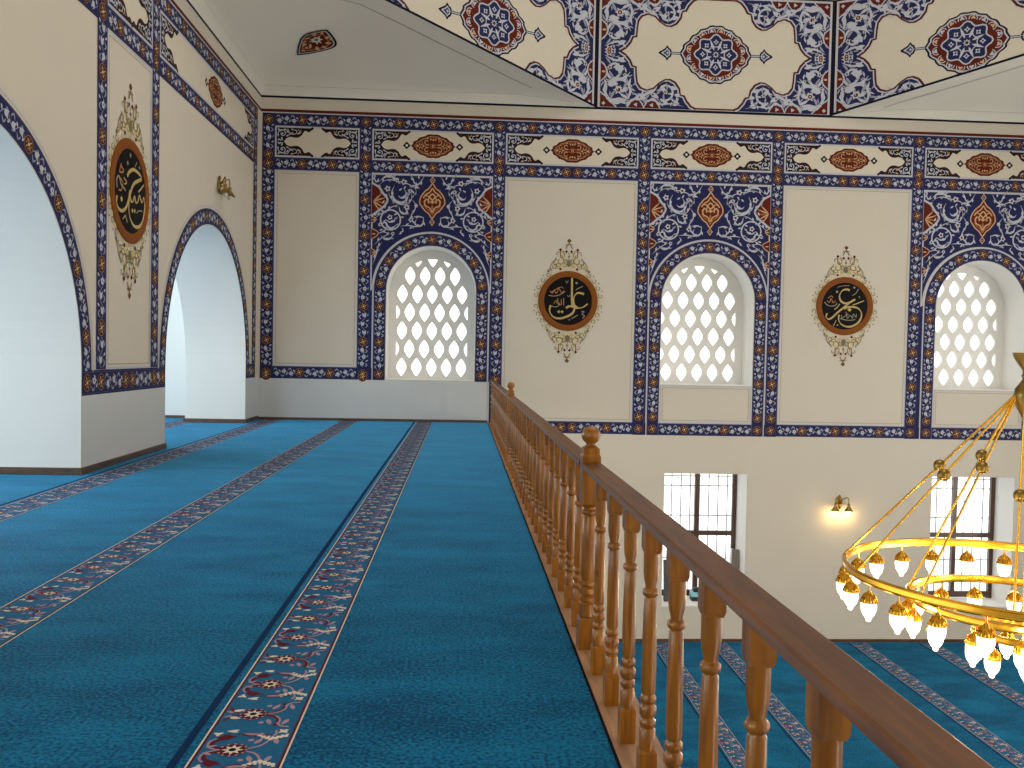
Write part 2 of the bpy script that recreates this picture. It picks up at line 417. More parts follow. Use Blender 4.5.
CART = [(.15, .30), (.19, .245), (.24, .205), (.32, .185), (.40, .20), (.47, .195), (.53, .155), (.565, .10), (.60, .055), (.655, .05), (.70, .075), (.74, .045), (.80, 0)]
def cartouche(P, x0, x1, y0, y1, med=True, scale=1.0):
    """cream panel with dark scrolled corners"""
    P.frame(x0, x1, y0, y1, 0.032, 'white', 2)
    a0, a1, b0, b1 = x0+.035, x1-.035, y0+.035, y1-.035
    P.rect(a0-.002, a1+.002, b0-.002, b1+.002, 'cream', 1.5)
    hh = (b1-b0)/2; k = hh/.30; q = cr([(x*scale, y) for x, y in CART], 3)
    for sx, ox in ((1, a0), (-1, a1)):
        for sy, oy in ((-1, b1), (1, b0)):
            P.at(ox, oy, sx, sy*k)
            pts = [(0, .30)]+q+[(0, 0)]
            P.poly(pts, 'ink', 2)
            P.stroke([(x-.012, y-.012) for x, y in q], 0.05, 'darkbrown', 2.5)
            c = scale
            P.stroke(spiral(.125*c, .125, .095*c, .03, pi*0.9, pi*3.1, 22), 0.019, 'white', 3)
            P.leaf(.02, .02, .1*c, .035, .75, 'white', 3); P.leaf(.03, .24, .10*c, .03, .5, 'white', 3); P.disc(.125*c, .125, .022, 'white', 3.1, 7)
            P.stroke(cr([(.235*c, .02), (.27*c, .09), (.34*c, .14), (.42*c, .12), (.43*c, .06), (.38*c, .05)], 4), 0.016, 'white', 3)
            P.leaf(.44*c, .14, .09*c, .03, -.6, 'white', 3); P.leaf(.30*c, .03, .08*c, .035, .2, 'peach', 3); P.stroke(cr([(.46*c, .03), (.50*c, .08), (.53*c, .04)], 4), 0.014, 'peach', 3)
            for x, y, l_, w_, a_ in ((.10, .20, .09, .035, 1.2), (.20, .19, .08, .03, -.5), (.21, .06, .08, .035, .9), (.03, .13, .07, .035, 1.5), (.06, .05, .08, .03, .2), (.15, .03, .08, .03, .3), (.27, .16, .07, .03, -.9), (.36, .09, .07, .03, 2.4), (.49, .13, .06, .025, -.9), (.02, .28, .05, .025, -.4)):
                P.leaf(x*c, y, l_, w_, a_, 'white' if x < .3 else 'peach', 3.2)
            P.at()
    if med: medallion(P, (x0+x1)/2, (y0+y1)/2, 0.47, 0.265)
def plain_cell(P, x0, x1, y0, y1, below=True):
    P.frame(x0, x1, y0, y1, 0.024, 'white', 1.2)
    P.frame(x0+.058, x1-.058, y0+.058, y1-.058, 0.008, 'greyline', 1.2)

def spandrel(P, x0, x1, ztop, zs, rout):
    """navy field over an arched window with white scrolls"""
    cx = (x0+x1)/2; h = (x1-x0)/2; n = 36
    ap = arc(cx, zs, rout+.012, pi, 0, n)
    for i in range(n):
        p, q = ap[i], ap[i+1]; P.face([p, q, (q[0], ztop), (p[0], ztop)], 'navy', 1)
    for sx, xx in ((-1, x0), (1, x1)): P.rect(min(xx, cx+sx*rout), max(xx, cx+sx*rout), zs-.02, ztop, 'navy', 1)
    P.rect(x0, x1, ztop-.035, ztop, 'white', 2)
    for xx in (x0, x1-.03): P.rect(xx, xx+.03, zs-.02, ztop, 'white', 2)
    P.stroke(arc(cx, zs, rout+.025, pi, 0, 40), 0.035, 'white', 2.5)
    K = h/1.32; S = 344.0
    for sx in (-1, 1):
        P.at(cx, ztop, sx*K, K)
        g = lambda x, y: ((500-x)/S, -(y-5)/S)          # left-hand pattern, mirrored by sx
        def st(pts, w, m='white', l=3, tp=0.3, sm=4):
            pp = cr([g(*p) for p in pts], sm); P.stroke(pp, w*.85, m, l, taper=tp)
            if m == 'white':
                d = 0; sd = 1
                for i in range(1, len(pp)-1):
                    d += hypot(pp[i][0]-pp[i-1][0], pp[i][1]-pp[i-1][1])
                    if d > .11:
                        d = 0; sd = -sd; an = atan2(pp[i+1][1]-pp[i-1][1], pp[i+1][0]-pp[i-1][0])
                        P.leaf(pp[i][0], pp[i][1], .085, .034, an+sd*.8, 'greywhite' if sd > 0 else 'white', l+.3, -sd*.6)
        pal = [(48, 78), (100, 108), (130, 150), (166, 200), (140, 250), (100, 282), (66, 310), (48, 322)]
        P.face2([g(*p) for p in pal], g(52, 205), 'brown', 2.5)
        st(pal, 0.05, 'white', 3, 0)
        for a in (-.9, -.5, -.1, .3, .7):
            p = g(60, 215); P.leaf(p[0], p[1], 0.30-0.05*abs(a), 0.030, -a*1.1+pi, 'orange' if abs(a) < .2 else 'peach', 3)
        for y0_, y1_, b_ in ((325, 380, 34), (415, 500, 50), (565, 625, 28)):
            pp = [(48, y0_), (48+b_, (y0_*2+y1_)/3), (48+b_*.8, (y0_+2*y1_)/3), (48, y1_)]
            P.face2([g(*p) for p in pp], g(50, (y0_+y1_)/2), 'brown', 2.5); st(pp, 0.022, 'peach', 3, 0)
            p = g(52, (y0_+y1_)/2); P.leaf(p[0], p[1], .09, .03, pi, 'peach', 3)
        # crescents and scrolls
        st([(215, 95), (196, 150), (222, 205), (270, 222), (312, 190), (318, 140)], 0.075, tp=0.45)
        st([(246, 165), (262, 182), (290, 178), (304, 150), (290, 120)], 0.055, tp=0.45)
        st([(110, 58), (150, 28), (200, 28), (238, 55)], 0.075, tp=0.5)
        st([(95, 100), (140, 60), (190, 50), (240, 62), (285, 68), (330, 85), (372, 112), (380, 160)], 0.022)
        st([(440, 12), (415, 55), (395, 78), (365, 70), (350, 30), (330, 15)], 0.03)
        st([(330, 95), (370, 90), (405, 112)], 0.035)
        st([(170, 120), (190, 190), (260, 232), (320, 225), (345, 180), (335, 130)], 0.02)
        st([(250, 245), (265, 290), (300, 300), (322, 262)], 0.04)
        st([(345, 190), (372, 225), (370, 270), (345, 310), (340, 345)], 0.025)
        P.stroke(arc(*g(190, 350), 0.215, 0, 2*pi, 26), 0.03, 'white', 3, closed=True)
        st([(262, 395), (320, 388), (370, 395), (420, 390)], 0.028)
        st([(435, 318), (432, 372), (400, 392), (372, 370), (385, 340)], 0.04)
        st([(440, 330), (400, 318), (360, 325)], 0.03)
        st([(60, 350), (110, 310), (160, 280), (215, 245), (262, 232)], 0.022)
        st([(95, 400), (150, 370), (170, 400), (205, 412), (235, 380)], 0.045)
        st([(150, 345), (180, 365), (215, 360), (225, 330)], 0.035)
        st([(120, 470), (150, 495), (190, 488), (215, 455)], 0.05, tp=0.45)
        st([(100, 455), (135, 440), (170, 450)], 0.025); st([(70, 540), (110, 500), (150, 470), (200, 450)], 0.018)
        st([(60, 690), (85, 620), (100, 560), (130, 520)], 0.022); st([(60, 640), (95, 590), (90, 550)], 0.03)
        st([(275, 405), (285, 430), (262, 440)], 0.03); st([(60, 30), (80, 70), (100, 40)], 0.035)
        st([(50, 60), (70, 30), (62, 12)], 0.03)
        for x, y, r in ((185, 330, 20), (165, 117, 22), (285, 65, 22), (310, 252, 22), (343, 345, 20), (208, 452, 14), (335, 130, 16), (300, 212, 14), (115, 385, 16), (235, 55, 14)):
            p = g(x, y); P.flower(p[0], p[1], r/S*1.15, 'white', 'brown', 3.4, 5)
        for x, y, a in ((225, 25, 0.6), (250, 130, 2.5), (300, 95, -1), (360, 150, 1.2), (390, 250, .5), (290, 330, 0.2), (130, 230, 2), (240, 300, -.5), (320, 300, 1), (140, 290, .4), (110, 430, 2.8), (400, 40, 1.3), (355, 395, -.7), (300, 275, 2.2)):
            p = g(x, y); P.leaf(p[0], p[1], .085, .035, a, 'white', 3.1)
        P.at()
    # centre medallion
    P.at(cx, ztop-.57*K, K, K)
    hp = [(.075, -.275), (.155, -.215), (.225, -.125), (.272, -.05), (.262, .05), (.225, .125), (.155, .215), (.075, .275)]
    out = cr([(0, -.375)]+hp+[(0, .375)]+[(-x, y) for x, y in hp[::-1]], 3, True)
    P.face2(out, (0, 0), 'brown', 3); P.stroke(out, .026, 'peach', 3.6, closed=True)
    for sx in (-1, 1):
        P.at(cx, ztop-.57*K, sx*K, K)
        P.stroke(cr([(0, -.25), (.06, -.15), (.15, -.10), (.17, 0), (.10, .03), (.08, -.05)], 4), .028, 'peach', 3.6)
        P.stroke(cr([(0, .28), (.06, .19), (.14, .14), (.20, .06)], 4), .026, 'peach', 3.6); P.stroke(spiral(.12, .06, .065, .02, 1, 6, 12), .02, 'peach', 3.6); P.leaf(.17, -.06, .09, .035, 1.9, 'orange', 3.5); P.stroke(cr([(0, -.30), (.05, -.22), (.12, -.17), (.19, -.09)], 4), .022, 'orange', 3.5)
        P.stroke(cr([(0, .02), (.06, .09), (.0, .16)], 4), .03, 'peach', 3.6); P.leaf(.02, -.05, .1, .04, .9, 'orange', 3.5)
    P.at(cx, ztop-.57*K, K, K)
    P.blob(0, -.02, .05, 'peach', 3.8, 4, n=12); P.leaf(0, -.22, .14, .06, pi/2, 'orange', 3.7)
    for y in (.45, -.46): P.diamond(0, y, .062, 'peach', 3, .085); P.diamond(0, y, .04, 'navy', 3.3, .055); P.disc(0, y, .016, 'peach', 3.6, 6)
    P.stroke([(0, .36), (0, .40)], .02, 'peach', 3); P.stroke([(0, -.36), (0, -.41)], .02, 'peach', 3)
    P.at()

# ------------------------------------------------------------------ walls
def wall_sheet(name, fn, outline, holes, m, reveals, label, parent=None):
    """front face with holes plus the reveals of the holes; fn(u, v, depth)"""
    loops = [[Vector((p[0], p[1], 0)) for p in lp] for lp in [outline]+[h for h in holes]]
    flat = [p for lp in loops for p in lp]
    vs = [fn(p.x, p.y, 0) for p in flat]; fs = [tuple(t) for t in tessellate_polygon(loops)]
    for h, dep in zip(holes, reveals):
        n = len(vs); k = len(h)
        vs += [fn(p[0], p[1], 0) for p in h]+[fn(p[0], p[1], dep) for p in h]
        for i in range(k): j = (i+1) % k; fs.append((n+i, n+j, n+k+j, n+k+i))
    nf = sum(1 for f in fs if len(f) == 3)
    o = link_mesh(name, vs, fs, [0]*nf+[1]*(len(fs)-nf), [m, 'plaster_white'], parent)
    tag(o, label, 'wall', kind='structure')
    return o
UPPER = [(-1.68, 0.285), (4.47, 6.58), (10.82, 12.93)]
def arch_hole(x0, x1, z0, zs, n=28):
    c = (x0+x1)/2; r = (x1-x0)/2
    return [(x0, z0), (x1, z0)]+[(c+r*cos(pi*k/n), zs+r*sin(pi*k/n)) for k in range(n+1)]
ZS = []          # spring heights
holes = []
for (a, b) in UPPER:
    zs = 3.885-(b-a)/2; ZS.append(zs); holes.append(arch_hole(a, b, 0.925, zs))
LOWER = [(4.635, 6.535), (10.865, 12.83)]
for (a, b) in LOWER: holes.append([(a, -4.12), (b, -4.12), (b, -1.085), (a, -1.085)])
outline = [(XL-.4, ZH-.3), (XR, ZH-.3), (XR, ZT+.012), (XL-.4, ZT+.012)]
wall_back = wall_sheet('wall_back', lambda u, v, d: (u, D+d, v), outline, holes, 'plaster_cream', [0.95]*5, 'long cream far wall with painted blue borders, arched windows and roundels')

# painted borders on the far wall, a mesh per bay
ZTOP0, ZTOP1 = 6.42, 6.69
ZR0, ZR1 = 5.465, 5.74
VZ = [4.87-.78*k for k in range(7)]      # rosette heights on the vertical borders
def vband(P, x, z0, z1, w=.275, base=2, skip=()):
    ros = [z-z0 for z in VZ+[5.80, 5.60, 6.555] if z0+.05 < z < z1-.05]
    band(P, vpath(x, z0), z1-z0, w, ros, base, skip)
def hros(x0, x1, wide):
    c = (x0+x1)/2; h = (x1-x0)/2
    if wide == 1: return [c-.33, c+.33]
    return [c-.75, c, c+.75] if wide == 2 else [c-.90, c-.125, c+.125, c+.90]
P = Paint(back_fn)
PIL = [(-4.42, -4.145), (-2.315, -2.04), (0.625, 0.895), (3.86, 4.14), (6.90, 7.18), (10.16, 10.44), (13.25, 13.53), (15.28, 15.555)]
for i, (a, b) in enumerate(PIL):
    P = Paint(back_fn)
    zb = 0.91 if i < 2 else -0.22
    vband(P, (a+b)/2, zb, ZTOP1, b-a, skip=((0, .28),))
    c = (a+b)/2
    if i >= 2: rosette(P, c, -.08, .095)
    else: rosette(P, c, 1.045, .095)
    P.build('painted_pillar_border', wall_back)
CELLS = [(0, 1, 1), (1, 2, 2), (2, 3, 3), (3, 4, 2), (4, 5, 3), (5, 6, 2), (6, 7, 1)]
for ci, (i, j, wide) in enumerate(CELLS):
    x0, x1 = PIL[i][1], PIL[j][0]
    P = Paint(back_fn)
    ros = [x-x0 for x in hros(x0, x1, wide)]
    for z0, z1 in ((ZTOP0, ZTOP1), (ZR0, ZR1)): band(P, hpath(x0, (z0+z1)/2), x1-x0, z1-z0, ros)
    cartouche(P, x0, x1, ZR1+.005, ZTOP0-.005, med=(wide > 1))
    if wide in (1, 3):                       # plain field
        zb = 1.18 if ci == 0 else 0.06
        plain_cell(P, x0, x1, zb, 5.455)
        band(P, hpath(x0, zb-.135), x1-x0, .27, ros)
    P.build('painted_frieze', wall_back)
for wi, (a, b) in enumerate(UPPER):
    i = (1, 3, 5)[wi]; x0, x1 = PIL[i][1], PIL[i+1][0]; zs = ZS[wi]; c = (a+b)/2; r = (b-a)/2; bw = .265
    ro = r+.015+bw
    P = Paint(back_fn)
    spandrel(P, x0, x1, 5.455, zs, ro)
    P.build('painted_spandrel', wall_back)
    P = Paint(back_fn)
    zb = 0.91 if wi == 0 else -0.22
    ra = r+.015+bw/2; ln = pi*ra
    band(P, apath(c, zs, ra, 30), ln, bw, [ln*q for q in (.04, .19, .345, .5, .655, .81, .96)], 2)
    for sx in (-1, 1):
        x = c+sx*ra; band(P, vpath(x, zb), zs-zb, bw, [z-zb for z in VZ if zb+.08 < z < zs-.12]+([.135] if wi == 0 else [.14]), 2)
        xl = c+sx*(ro+.022); P.rect(xl-.014, xl+.014, 0.02 if (wi == 0 and sx > 0) else zb+.27, zs+.02, 'white', 3)
        xo = x0 if sx < 0 else x1; P.rect(min(xl, xo), max(xl, xo), (zb if not (wi == 0 and sx > 0) else .91), zs, 'navy', 0.6)
    if wi > 0:
        plain_cell(P, a+.005, b-.005, .06, .915)
        band(P, hpath(a-.01, -.085), b-a+.02, .27, [(b-a)/2-.46, (b-a)/2+.46])
    P.build('painted_window_border', wall_back)
P = Paint(back_fn)
P.rect(XL, XR, 6.715, 6.775, 'brown', 1); P.rect(XL, XR, 6.70, 6.715, 'white', 1); P.rect(XL, XR, 7.018, 7.072, 'ink', 1)
P.build('painted_cornice_line', wall_back)

P = Paint(back_fn); P.rect(XL, .572, 0, .908, 'plaster_dado', .3); P.build('painted_dado', wall_back)
# ------------------------------------------------------------------ lattice windows
def clip_convex(poly, clipper):
    out = list(poly)
    for i in range(len(clipper)):
        a, b = clipper[i], clipper[(i+1) % len(clipper)]; inp = out; out = []
        f = lambda p: (b[0]-a[0])*(p[1]-a[1])-(b[1]-a[1])*(p[0]-a[0])
        for k in range(len(inp)):
            p, q = inp[k], inp[(k+1) % len(inp)]; fp, fq = f(p), f(q)
            if fp >= 0: out.append(p)
            if fp*fq < 0:
                t = fp/(fp-fq); out.append((p[0]+(q[0]-p[0])*t, p[1]+(q[1]-p[1])*t))
        if not out: return []
    return out
def lattice_window(idx, a, b, zs):
    c = (a+b)/2; r = (b-a)/2; z0 = .925
    w = empty('window_%d' % idx, (c, D+.8, z0))
    full = arch_hole(a, b, z0, zs, 28)
    inner = arch_hole(a+.165, b-.165, z0+.055, zs-.03, 20)
    inner = [(c+(x-c), z) for x, z in inner]
    hl = []
    s = (b-a)/1.965
    row = 0; z = 1.2
    while z < 4.0:
        k = 5 if row % 2 == 0 else 6
        for q in range(k):
            x = c+(q-(k-1)/2)*.3435*s
            hw, hh = .113*s, .212
            al = [(x+hw*sx*t, z+hh*v) for sx, t, v in ((0, 0, -1), (1, .52, -.66), (1, .93, -.26), (1, 1, 0), (1, .93, .26), (1, .52, .66), (0, 0, 1), (-1, .52, .66), (-1, .93, .26), (-1, 1, 0), (-1, .93, -.26), (-1, .52, -.66))]
            cl = clip_convex(al, inner)
            ar = abs(sum(cl[i][0]*cl[(i+1) % len(cl)][1]-cl[(i+1) % len(cl)][0]*cl[i][1] for i in range(len(cl))))/2 if cl else 0
            if ar > .006: hl.append(cl)
        row += 1; z += .42
    loops = [[Vector((p[0]-c, p[1]-z0, 0)) for p in lp] for lp in [full]+hl]
    flat = [p for lp in loops for p in lp]; T = tessellate_polygon(loops); n = len(flat)
    vs = [(p.x, 0, p.y) for p in flat]+[(p.x, .07, p.y) for p in flat]
    fs = [tuple(t) for t in T]+[tuple(i+n for i in t[::-1]) for t in T]
    k0 = 0
    for lp in loops:
        k = len(lp)
        for i in range(k): j = (i+1) % k; fs.append((k0+i, k0+j, n+k0+j, n+k0+i))
        k0 += k
    link_mesh('plaster_lattice', vs, fs, None, ['plaster_white'], w)
    MBx = MB(); MBx.loft([(p[0]-c, .10, p[1]-z0) for p in full], [(p[0]-c, .108, p[1]-z0) for p in full]); MBx.build('glass_pane', 'clear_glass', w)
    m = MB()
    m.loft([(a+.0-c, -.80, -.0), (b-c, -.80, 0), (b-c, -.80, .012), (a-c, -.80, .012)], [(a-c, -.0, 0), (b-c, 0, 0), (b-c, 0, .012), (a-c, 0, .012)])
    m.build('sill', 'plaster_white', w)
    names = ['over the end of the gallery carpet', 'between the two gold-rimmed roundels', 'above the chandelier at the far right']
    tag(w, 'arched window with white almond-hole lattice '+names[idx-1], 'window', kind='structure')
for i, ((a, b), zs) in enumerate(zip(UPPER, ZS)): lattice_window(i+1, a, b, zs)

def hall_window(idx, a, b, label):
    Y0 = D+.72; w = empty('window_%d' % idx, (a, Y0, -4.12))
    Wd = b-a; H = 3.035; c = Wd/2
    f = MB()
    t = .1
    f.box(0, t, 0, .08, 0, H, .006); f.box(Wd-t, Wd, 0, .08, 0, H, .006); f.box(t, Wd-t, 0, .08, H-.035, H, .004); f.box(t, Wd-t, 0, .08, .05, .19, .006)
    f.box(c-.05, c+.05, -.01, .085, .19, H-.035, .006); f.box(t, c-.05, -.012, .085, 1.49, 1.60, .006); f.box(c+.05, Wd-t, -.012, .085, 1.49, 1.60, .006)
    f.build('frame', 'frame_wood', w)
    for (x0, x1) in ((t, c-.05), (c+.05, Wd-t)):
        g = MB(); g.box(x0, x1, .04, .046, 1.60, H-.035); g.build('glass_pane', 'clear_glass', w)
        g = MB(); g.box(x0, x1, .04, .046, .19, 1.49); g.build('glass_pane', 'clear_glass', w)
    g = MB()
    n = 8
    for k in range(1, n+1):
        x = Wd*k/(n+.5)-.05; g.tube([(x, .22, 0), (x, .22, H)], .014, 6)
    for z in (.05, .9, 1.92, 2.63, 2.86): g.tube([(0, .235, z), (Wd, .235, z)], .014, 6)
    g.build('iron_grille', 'iron', w)
    sl = MB(); sl.box(0, Wd, -.72, 0, -.0, .03); sl.build('sill', 'plaster_white', w)
    tag(w, label, 'window', kind='structure')
hall_window(4, *LOWER[0], 'brown framed hall window with iron bars, seen just above the wooden handrail')
hall_window(5, *LOWER[1], 'brown framed hall window with iron bars, seen behind the chandelier rings')

# ------------------------------------------------------------------ left wall with arches
ARCH_C = [8.2-7.945, 8.2, 16.145]; AR = 2.49; AZ = 1.21
outline = [(YB, 0)]; base = [(YB, 0)]
prof = []
# outline runs along the floor with the arch openings notched in
lo = [(YB, 0.0)]
for i, c in enumerate(ARCH_C):
    n = 40
    if i == 0:
        lo = [(YB, AZ+sqrt(max(0, AR**2-(YB-c)**2)))]
        a0 = math.acos((YB-c)/AR)
        lo += [(c+AR*cos(a0-a0*k/n), AZ+AR*sin(a0-a0*k/n)) for k in range(1, n+1)]+[(c+AR, 0)]
    else:
        lo += [(c-AR, 0)]+[(c-AR*cos(pi*k/n), AZ+AR*sin(pi*k/n)) for k in range(n+1)]+[(c+AR, 0)]
lo += [(D, 0)]
loop = lo+[(D, ZT+.012), (YB, ZT+.012)]
V = [Vector((p[0], p[1], 0)) for p in loop]
T = tessellate_polygon([V]); nl = len(loop)
vs = [(XL, p[0], p[1]) for p in loop]+[(XL-1.22, p[0], p[1]) for p in loop]
fs = [tuple(t) for t in T]+[tuple(i+nl for i in t[::-1]) for t in T]
mi = [0]*len(T)+[1]*len(T)
for i in range(len(lo)-1): fs.append((i, i+1, nl+i+1, nl+i)); mi.append(1)
wall_left = link_mesh('wall_left', vs, fs, mi, ['plaster_cream', 'plaster_white'])
tag(wall_left, 'thick cream arcade wall on the left with painted pointed arches', 'wall', kind='structure')

LB = [(3.06, 3.37), (5.06, 5.36), (11.10, 11.40), (13.0, 13.30), (19.14, 19.46)]
def lros(x0, x1):
    k = max(1, round((x1-x0)/.76)); st = (x1-x0)/k
    return [st*(i+.5) for i in range(k)]
for i, (a, b) in enumerate(LB):
    P = Paint(left_fn); zb = 1.235
    vband(P, (a+b)/2, zb, ZTOP1, b-a); P.build('painted_pillar_border', wall_left)
for (x0, x1, ct) in ((LB[0][1], LB[1][0], 0), (LB[1][1], LB[2][0], 2), (LB[2][1], LB[3][0], 0), (LB[3][1], LB[4][0], 2)):
    P = Paint(left_fn)
    for z0, z1 in ((ZTOP0, ZTOP1), (ZR0, ZR1)): band(P, hpath(x0, (z0+z1)/2), x1-x0, z1-z0, lros(x0, x1))
    cartouche(P, x0, x1, ZR1+.005, ZTOP0-.005, med=ct > 0, scale=1.0)
    if ct == 0: plain_cell(P, x0, x1, 1.235, 5.455)
    P.build('painted_frieze', wall_left)
for c in ARCH_C[1:]:
    P = Paint(left_fn); bw = .27; ra = AR+.01+bw/2; ln = pi*ra
    band(P, apath(c, AZ, ra, 48), ln, bw, [ln*(k+.5)/10 for k in range(10)], 1.5)
    P.stroke(arc(c, AZ, ra+bw/2+.045, pi, 0, 48), .02, 'white', 2)
    P.build('painted_arch_border', wall_left)
for (x0, x1) in ((2.76, 5.70), (10.70, 13.645), (18.65, 19.46)):
    P = Paint(left_fn); band(P, hpath(x0, 1.08), x1-x0, .30, ([.14, .55, (x1-x0)/2-.12, (x1-x0)/2+.12, x1-x0-.50, x1-x0-.14] if x1-x0 > 1 else [.14, x1-x0-.16]), 1); P.build('painted_base_border', wall_left)
P = Paint(left_fn)
P.rect(YB, D, 6.715, 6.775, 'brown', 1); P.rect(YB, D, 6.70, 6.715, 'white', 1); P.rect(YB, D, 7.018, 7.072, 'ink', 1)
P.build('painted_cornice_line', wall_left)

P = Paint(left_fn)
for (x0, x1) in ((2.745, 5.71), (10.692, 13.653), (18.637, D)): P.rect(x0, x1, 0, .93, 'plaster_dado', .3)
P.build('painted_dado', wall_left)
# other enclosing walls
def slab(name, x0, x1, y0, y1, z0, z1, m, label, cat):
    mb = MB(); mb.box(x0, x1, y0, y1, z0, z1); o = mb.build(name, m); tag(o, label, cat, kind='structure'); return o
slab('wall_right', XR, XR+.3, YB, D, ZH, ZT+.012, 'plaster_cream', 'plain cream wall closing the hall on the right', 'wall')
slab('wall_rear', XA, XR, YB-.3, YB, ZH, ZT, 'plaster_cream', 'plain cream wall behind the camera', 'wall')
slab('wall_aisle', XA-.3, XA, YB, D, 0, 7.3, 'plaster_white', 'white outer wall of the side aisle beyond the arches', 'wall')
slab('wall_aisle_end', XA, XL-.4, D, D+.3, ZH, 5, 'plaster_white', 'white end wall of the side aisle seen through the far arch', 'wall')
slab('ceiling_aisle', XA, XL-1.22, YB, D, 4.6, 4.8, 'plaster_white', 'white flat ceiling of the side aisle', 'ceiling')
# floors
slab('floor_hall', XA, XR, YB, D, ZH-.25, ZH-.012, 'plaster_white', 'hall floor slab under the blue carpet', 'floor')
slab('floor_gallery', XA, .80, YB, D-.004, -.45, -.062, 'plaster_white', 'gallery floor slab under the blue carpet', 'floor')

# ------------------------------------------------------------------ ceiling: twelve-sided drum, corner pendentives, dome
DCX, DCY, AP = 5.55, 9.79, 10.02
RV = AP/cos(pi/12); SIDE = 2*AP*math.tan(pi/12)
def dv(k): a = pi/2+pi/12-pi/6*k; return (DCX+RV*cos(a), DCY+RV*sin(a))       # vertex k; facet k = v[k]..v[k+1], facet 0 along the far wall
ZV = ZT+SIDE*.225
def zlow(k): return ZT if k % 3 in (0, 1) else ZV          # lower edge height at vertex k
vs = []; fs = []
for k in range(12):
    x, y = dv(k); vs += [(x, y, zlow(k)), (x, y, 12.2)]
for k in range(12): a, b = 2*k, 2*((k+1) % 12); fs.append((a, b, b+1, a+1))
# shallow dome on top
rings = 6
n0 = len(vs)
for j in range(rings):
    t = (j+1)/rings; 
    for k in range(12):
        x, y = dv(k); q = cos(t*pi/2*.97); vs.append((DCX+(x-DCX)*q, DCY+(y-DCY)*q, 12.2+6.0*sin(t*pi/2)))
for j in range(rings):
    for k in range(12):
        k2 = (k+1) % 12
        if j == 0: fs.append((2*k+1, 2*k2+1, n0+k2, n0+k))
        else: fs.append((n0+(j-1)*12+k, n0+(j-1)*12+k2, n0+j*12+k2, n0+j*12+k))
fs.append(tuple(n0+(rings-1)*12+k for k in range(12)))
drum = link_mesh('ceiling_drum', vs, fs, None, ['plaster_ceiling'])
tag(drum, 'many-sided drum over the hall with large painted cartouche panels', 'ceiling', kind='structure')
# pendentives
PV = []; PF = []
def pend(kA):
    """corner surface between facets kA, kA+1 (vertices kA, kA+1, kA+2 of the drum)"""
    A, M, B = dv(kA), dv(kA+1), dv(kA+2)
    sx = 1 if M[0] > DCX else -1; sy = 1 if M[1] > DCY else -1
    Cx = XR if sx > 0 else XL; Cy = D if sy > 0 else DCY-AP
    def onwall(p):  # snap the wall end of the edge
        x, y = p
        return (Cx if abs(x-Cx) < .1 else x, Cy if abs(y-Cy) < .1 else y)
    A2, B2 = onwall(A), onwall(B)
    n = 24; outer = []; edge = []
    for i in range(n+1):
        t = i/n
        if t < .5: q = t*2; w = (A2[0]+(Cx-A2[0])*q, A2[1]+(Cy-A2[1])*q); e = (A[0]+(M[0]-A[0])*q, A[1]+(M[1]-A[1])*q, ZT+(ZV-ZT)*q)
        else: q = t*2-1; w = (Cx+(B2[0]-Cx)*q, Cy+(B2[1]-Cy)*q); e = (M[0]+(B[0]-M[0])*q, M[1]+(B[1]-M[1])*q, ZV+(ZT-ZV)*q)
        outer.append((w[0], w[1], ZT)); edge.append(e)
    # inner crease: steep strip of 0.19 rise, then the flat facet
    cre = []
    for i, (w, e) in enumerate(zip(outer, edge)):
        d = hypot(e[0]-w[0], e[1]-w[1]); k = min(.11, d*.4); 
        f = k/max(d, 1e-6)
        lift = min(.19, max(0, (e[2]-ZT)*.7))
        dx = -sx*min(.11, abs(w[0]-e[0])*.5+.0); dy = -sy*min(.11, abs(w[1]-e[1])*.5)
        if i < n*.5 and abs(w[0]-Cx) > .1: dx = 0
        if i > n*.5 and abs(w[1]-Cy) > .1: dy = 0
        cre.append((w[0]+dx, w[1]+dy, ZT+lift))
    b = len(PV); m = n+1; R = 8
    PV.extend(outer)
    PV.extend(cre)
    for r in range(1, R+1):
        t = r/R
        PV.extend([(c[0]+(e[0]-c[0])*t, c[1]+(e[1]-c[1])*t, c[2]+(e[2]-c[2])*t+.10*sin(pi*t)*min(1, hypot(e[0]-c[0], e[1]-c[1])/3)) for c, e in zip(cre, edge)])
    for r in range(R+1):
        for i in range(n): PF.append((b+r*m+i, b+r*m+i+1, b+(r+1)*m+i+1, b+(r+1)*m+i))
    return outer, cre, edge
PEND = {k: pend(k) for k in (1, 4, 7, 10)}
ceil = link_mesh('ceiling', PV, PF, None, ['plaster_ceiling'], None, 35)
tag(ceil, 'plain grey-cream corner vaults between the walls and the drum', 'ceiling', kind='structure')
slab('ceiling_rear', XA, XR, YB, DCY-AP+.02, ZT, ZT+.2, 'plaster_ceiling', 'narrow flat ceiling strip behind the camera', 'ceiling')

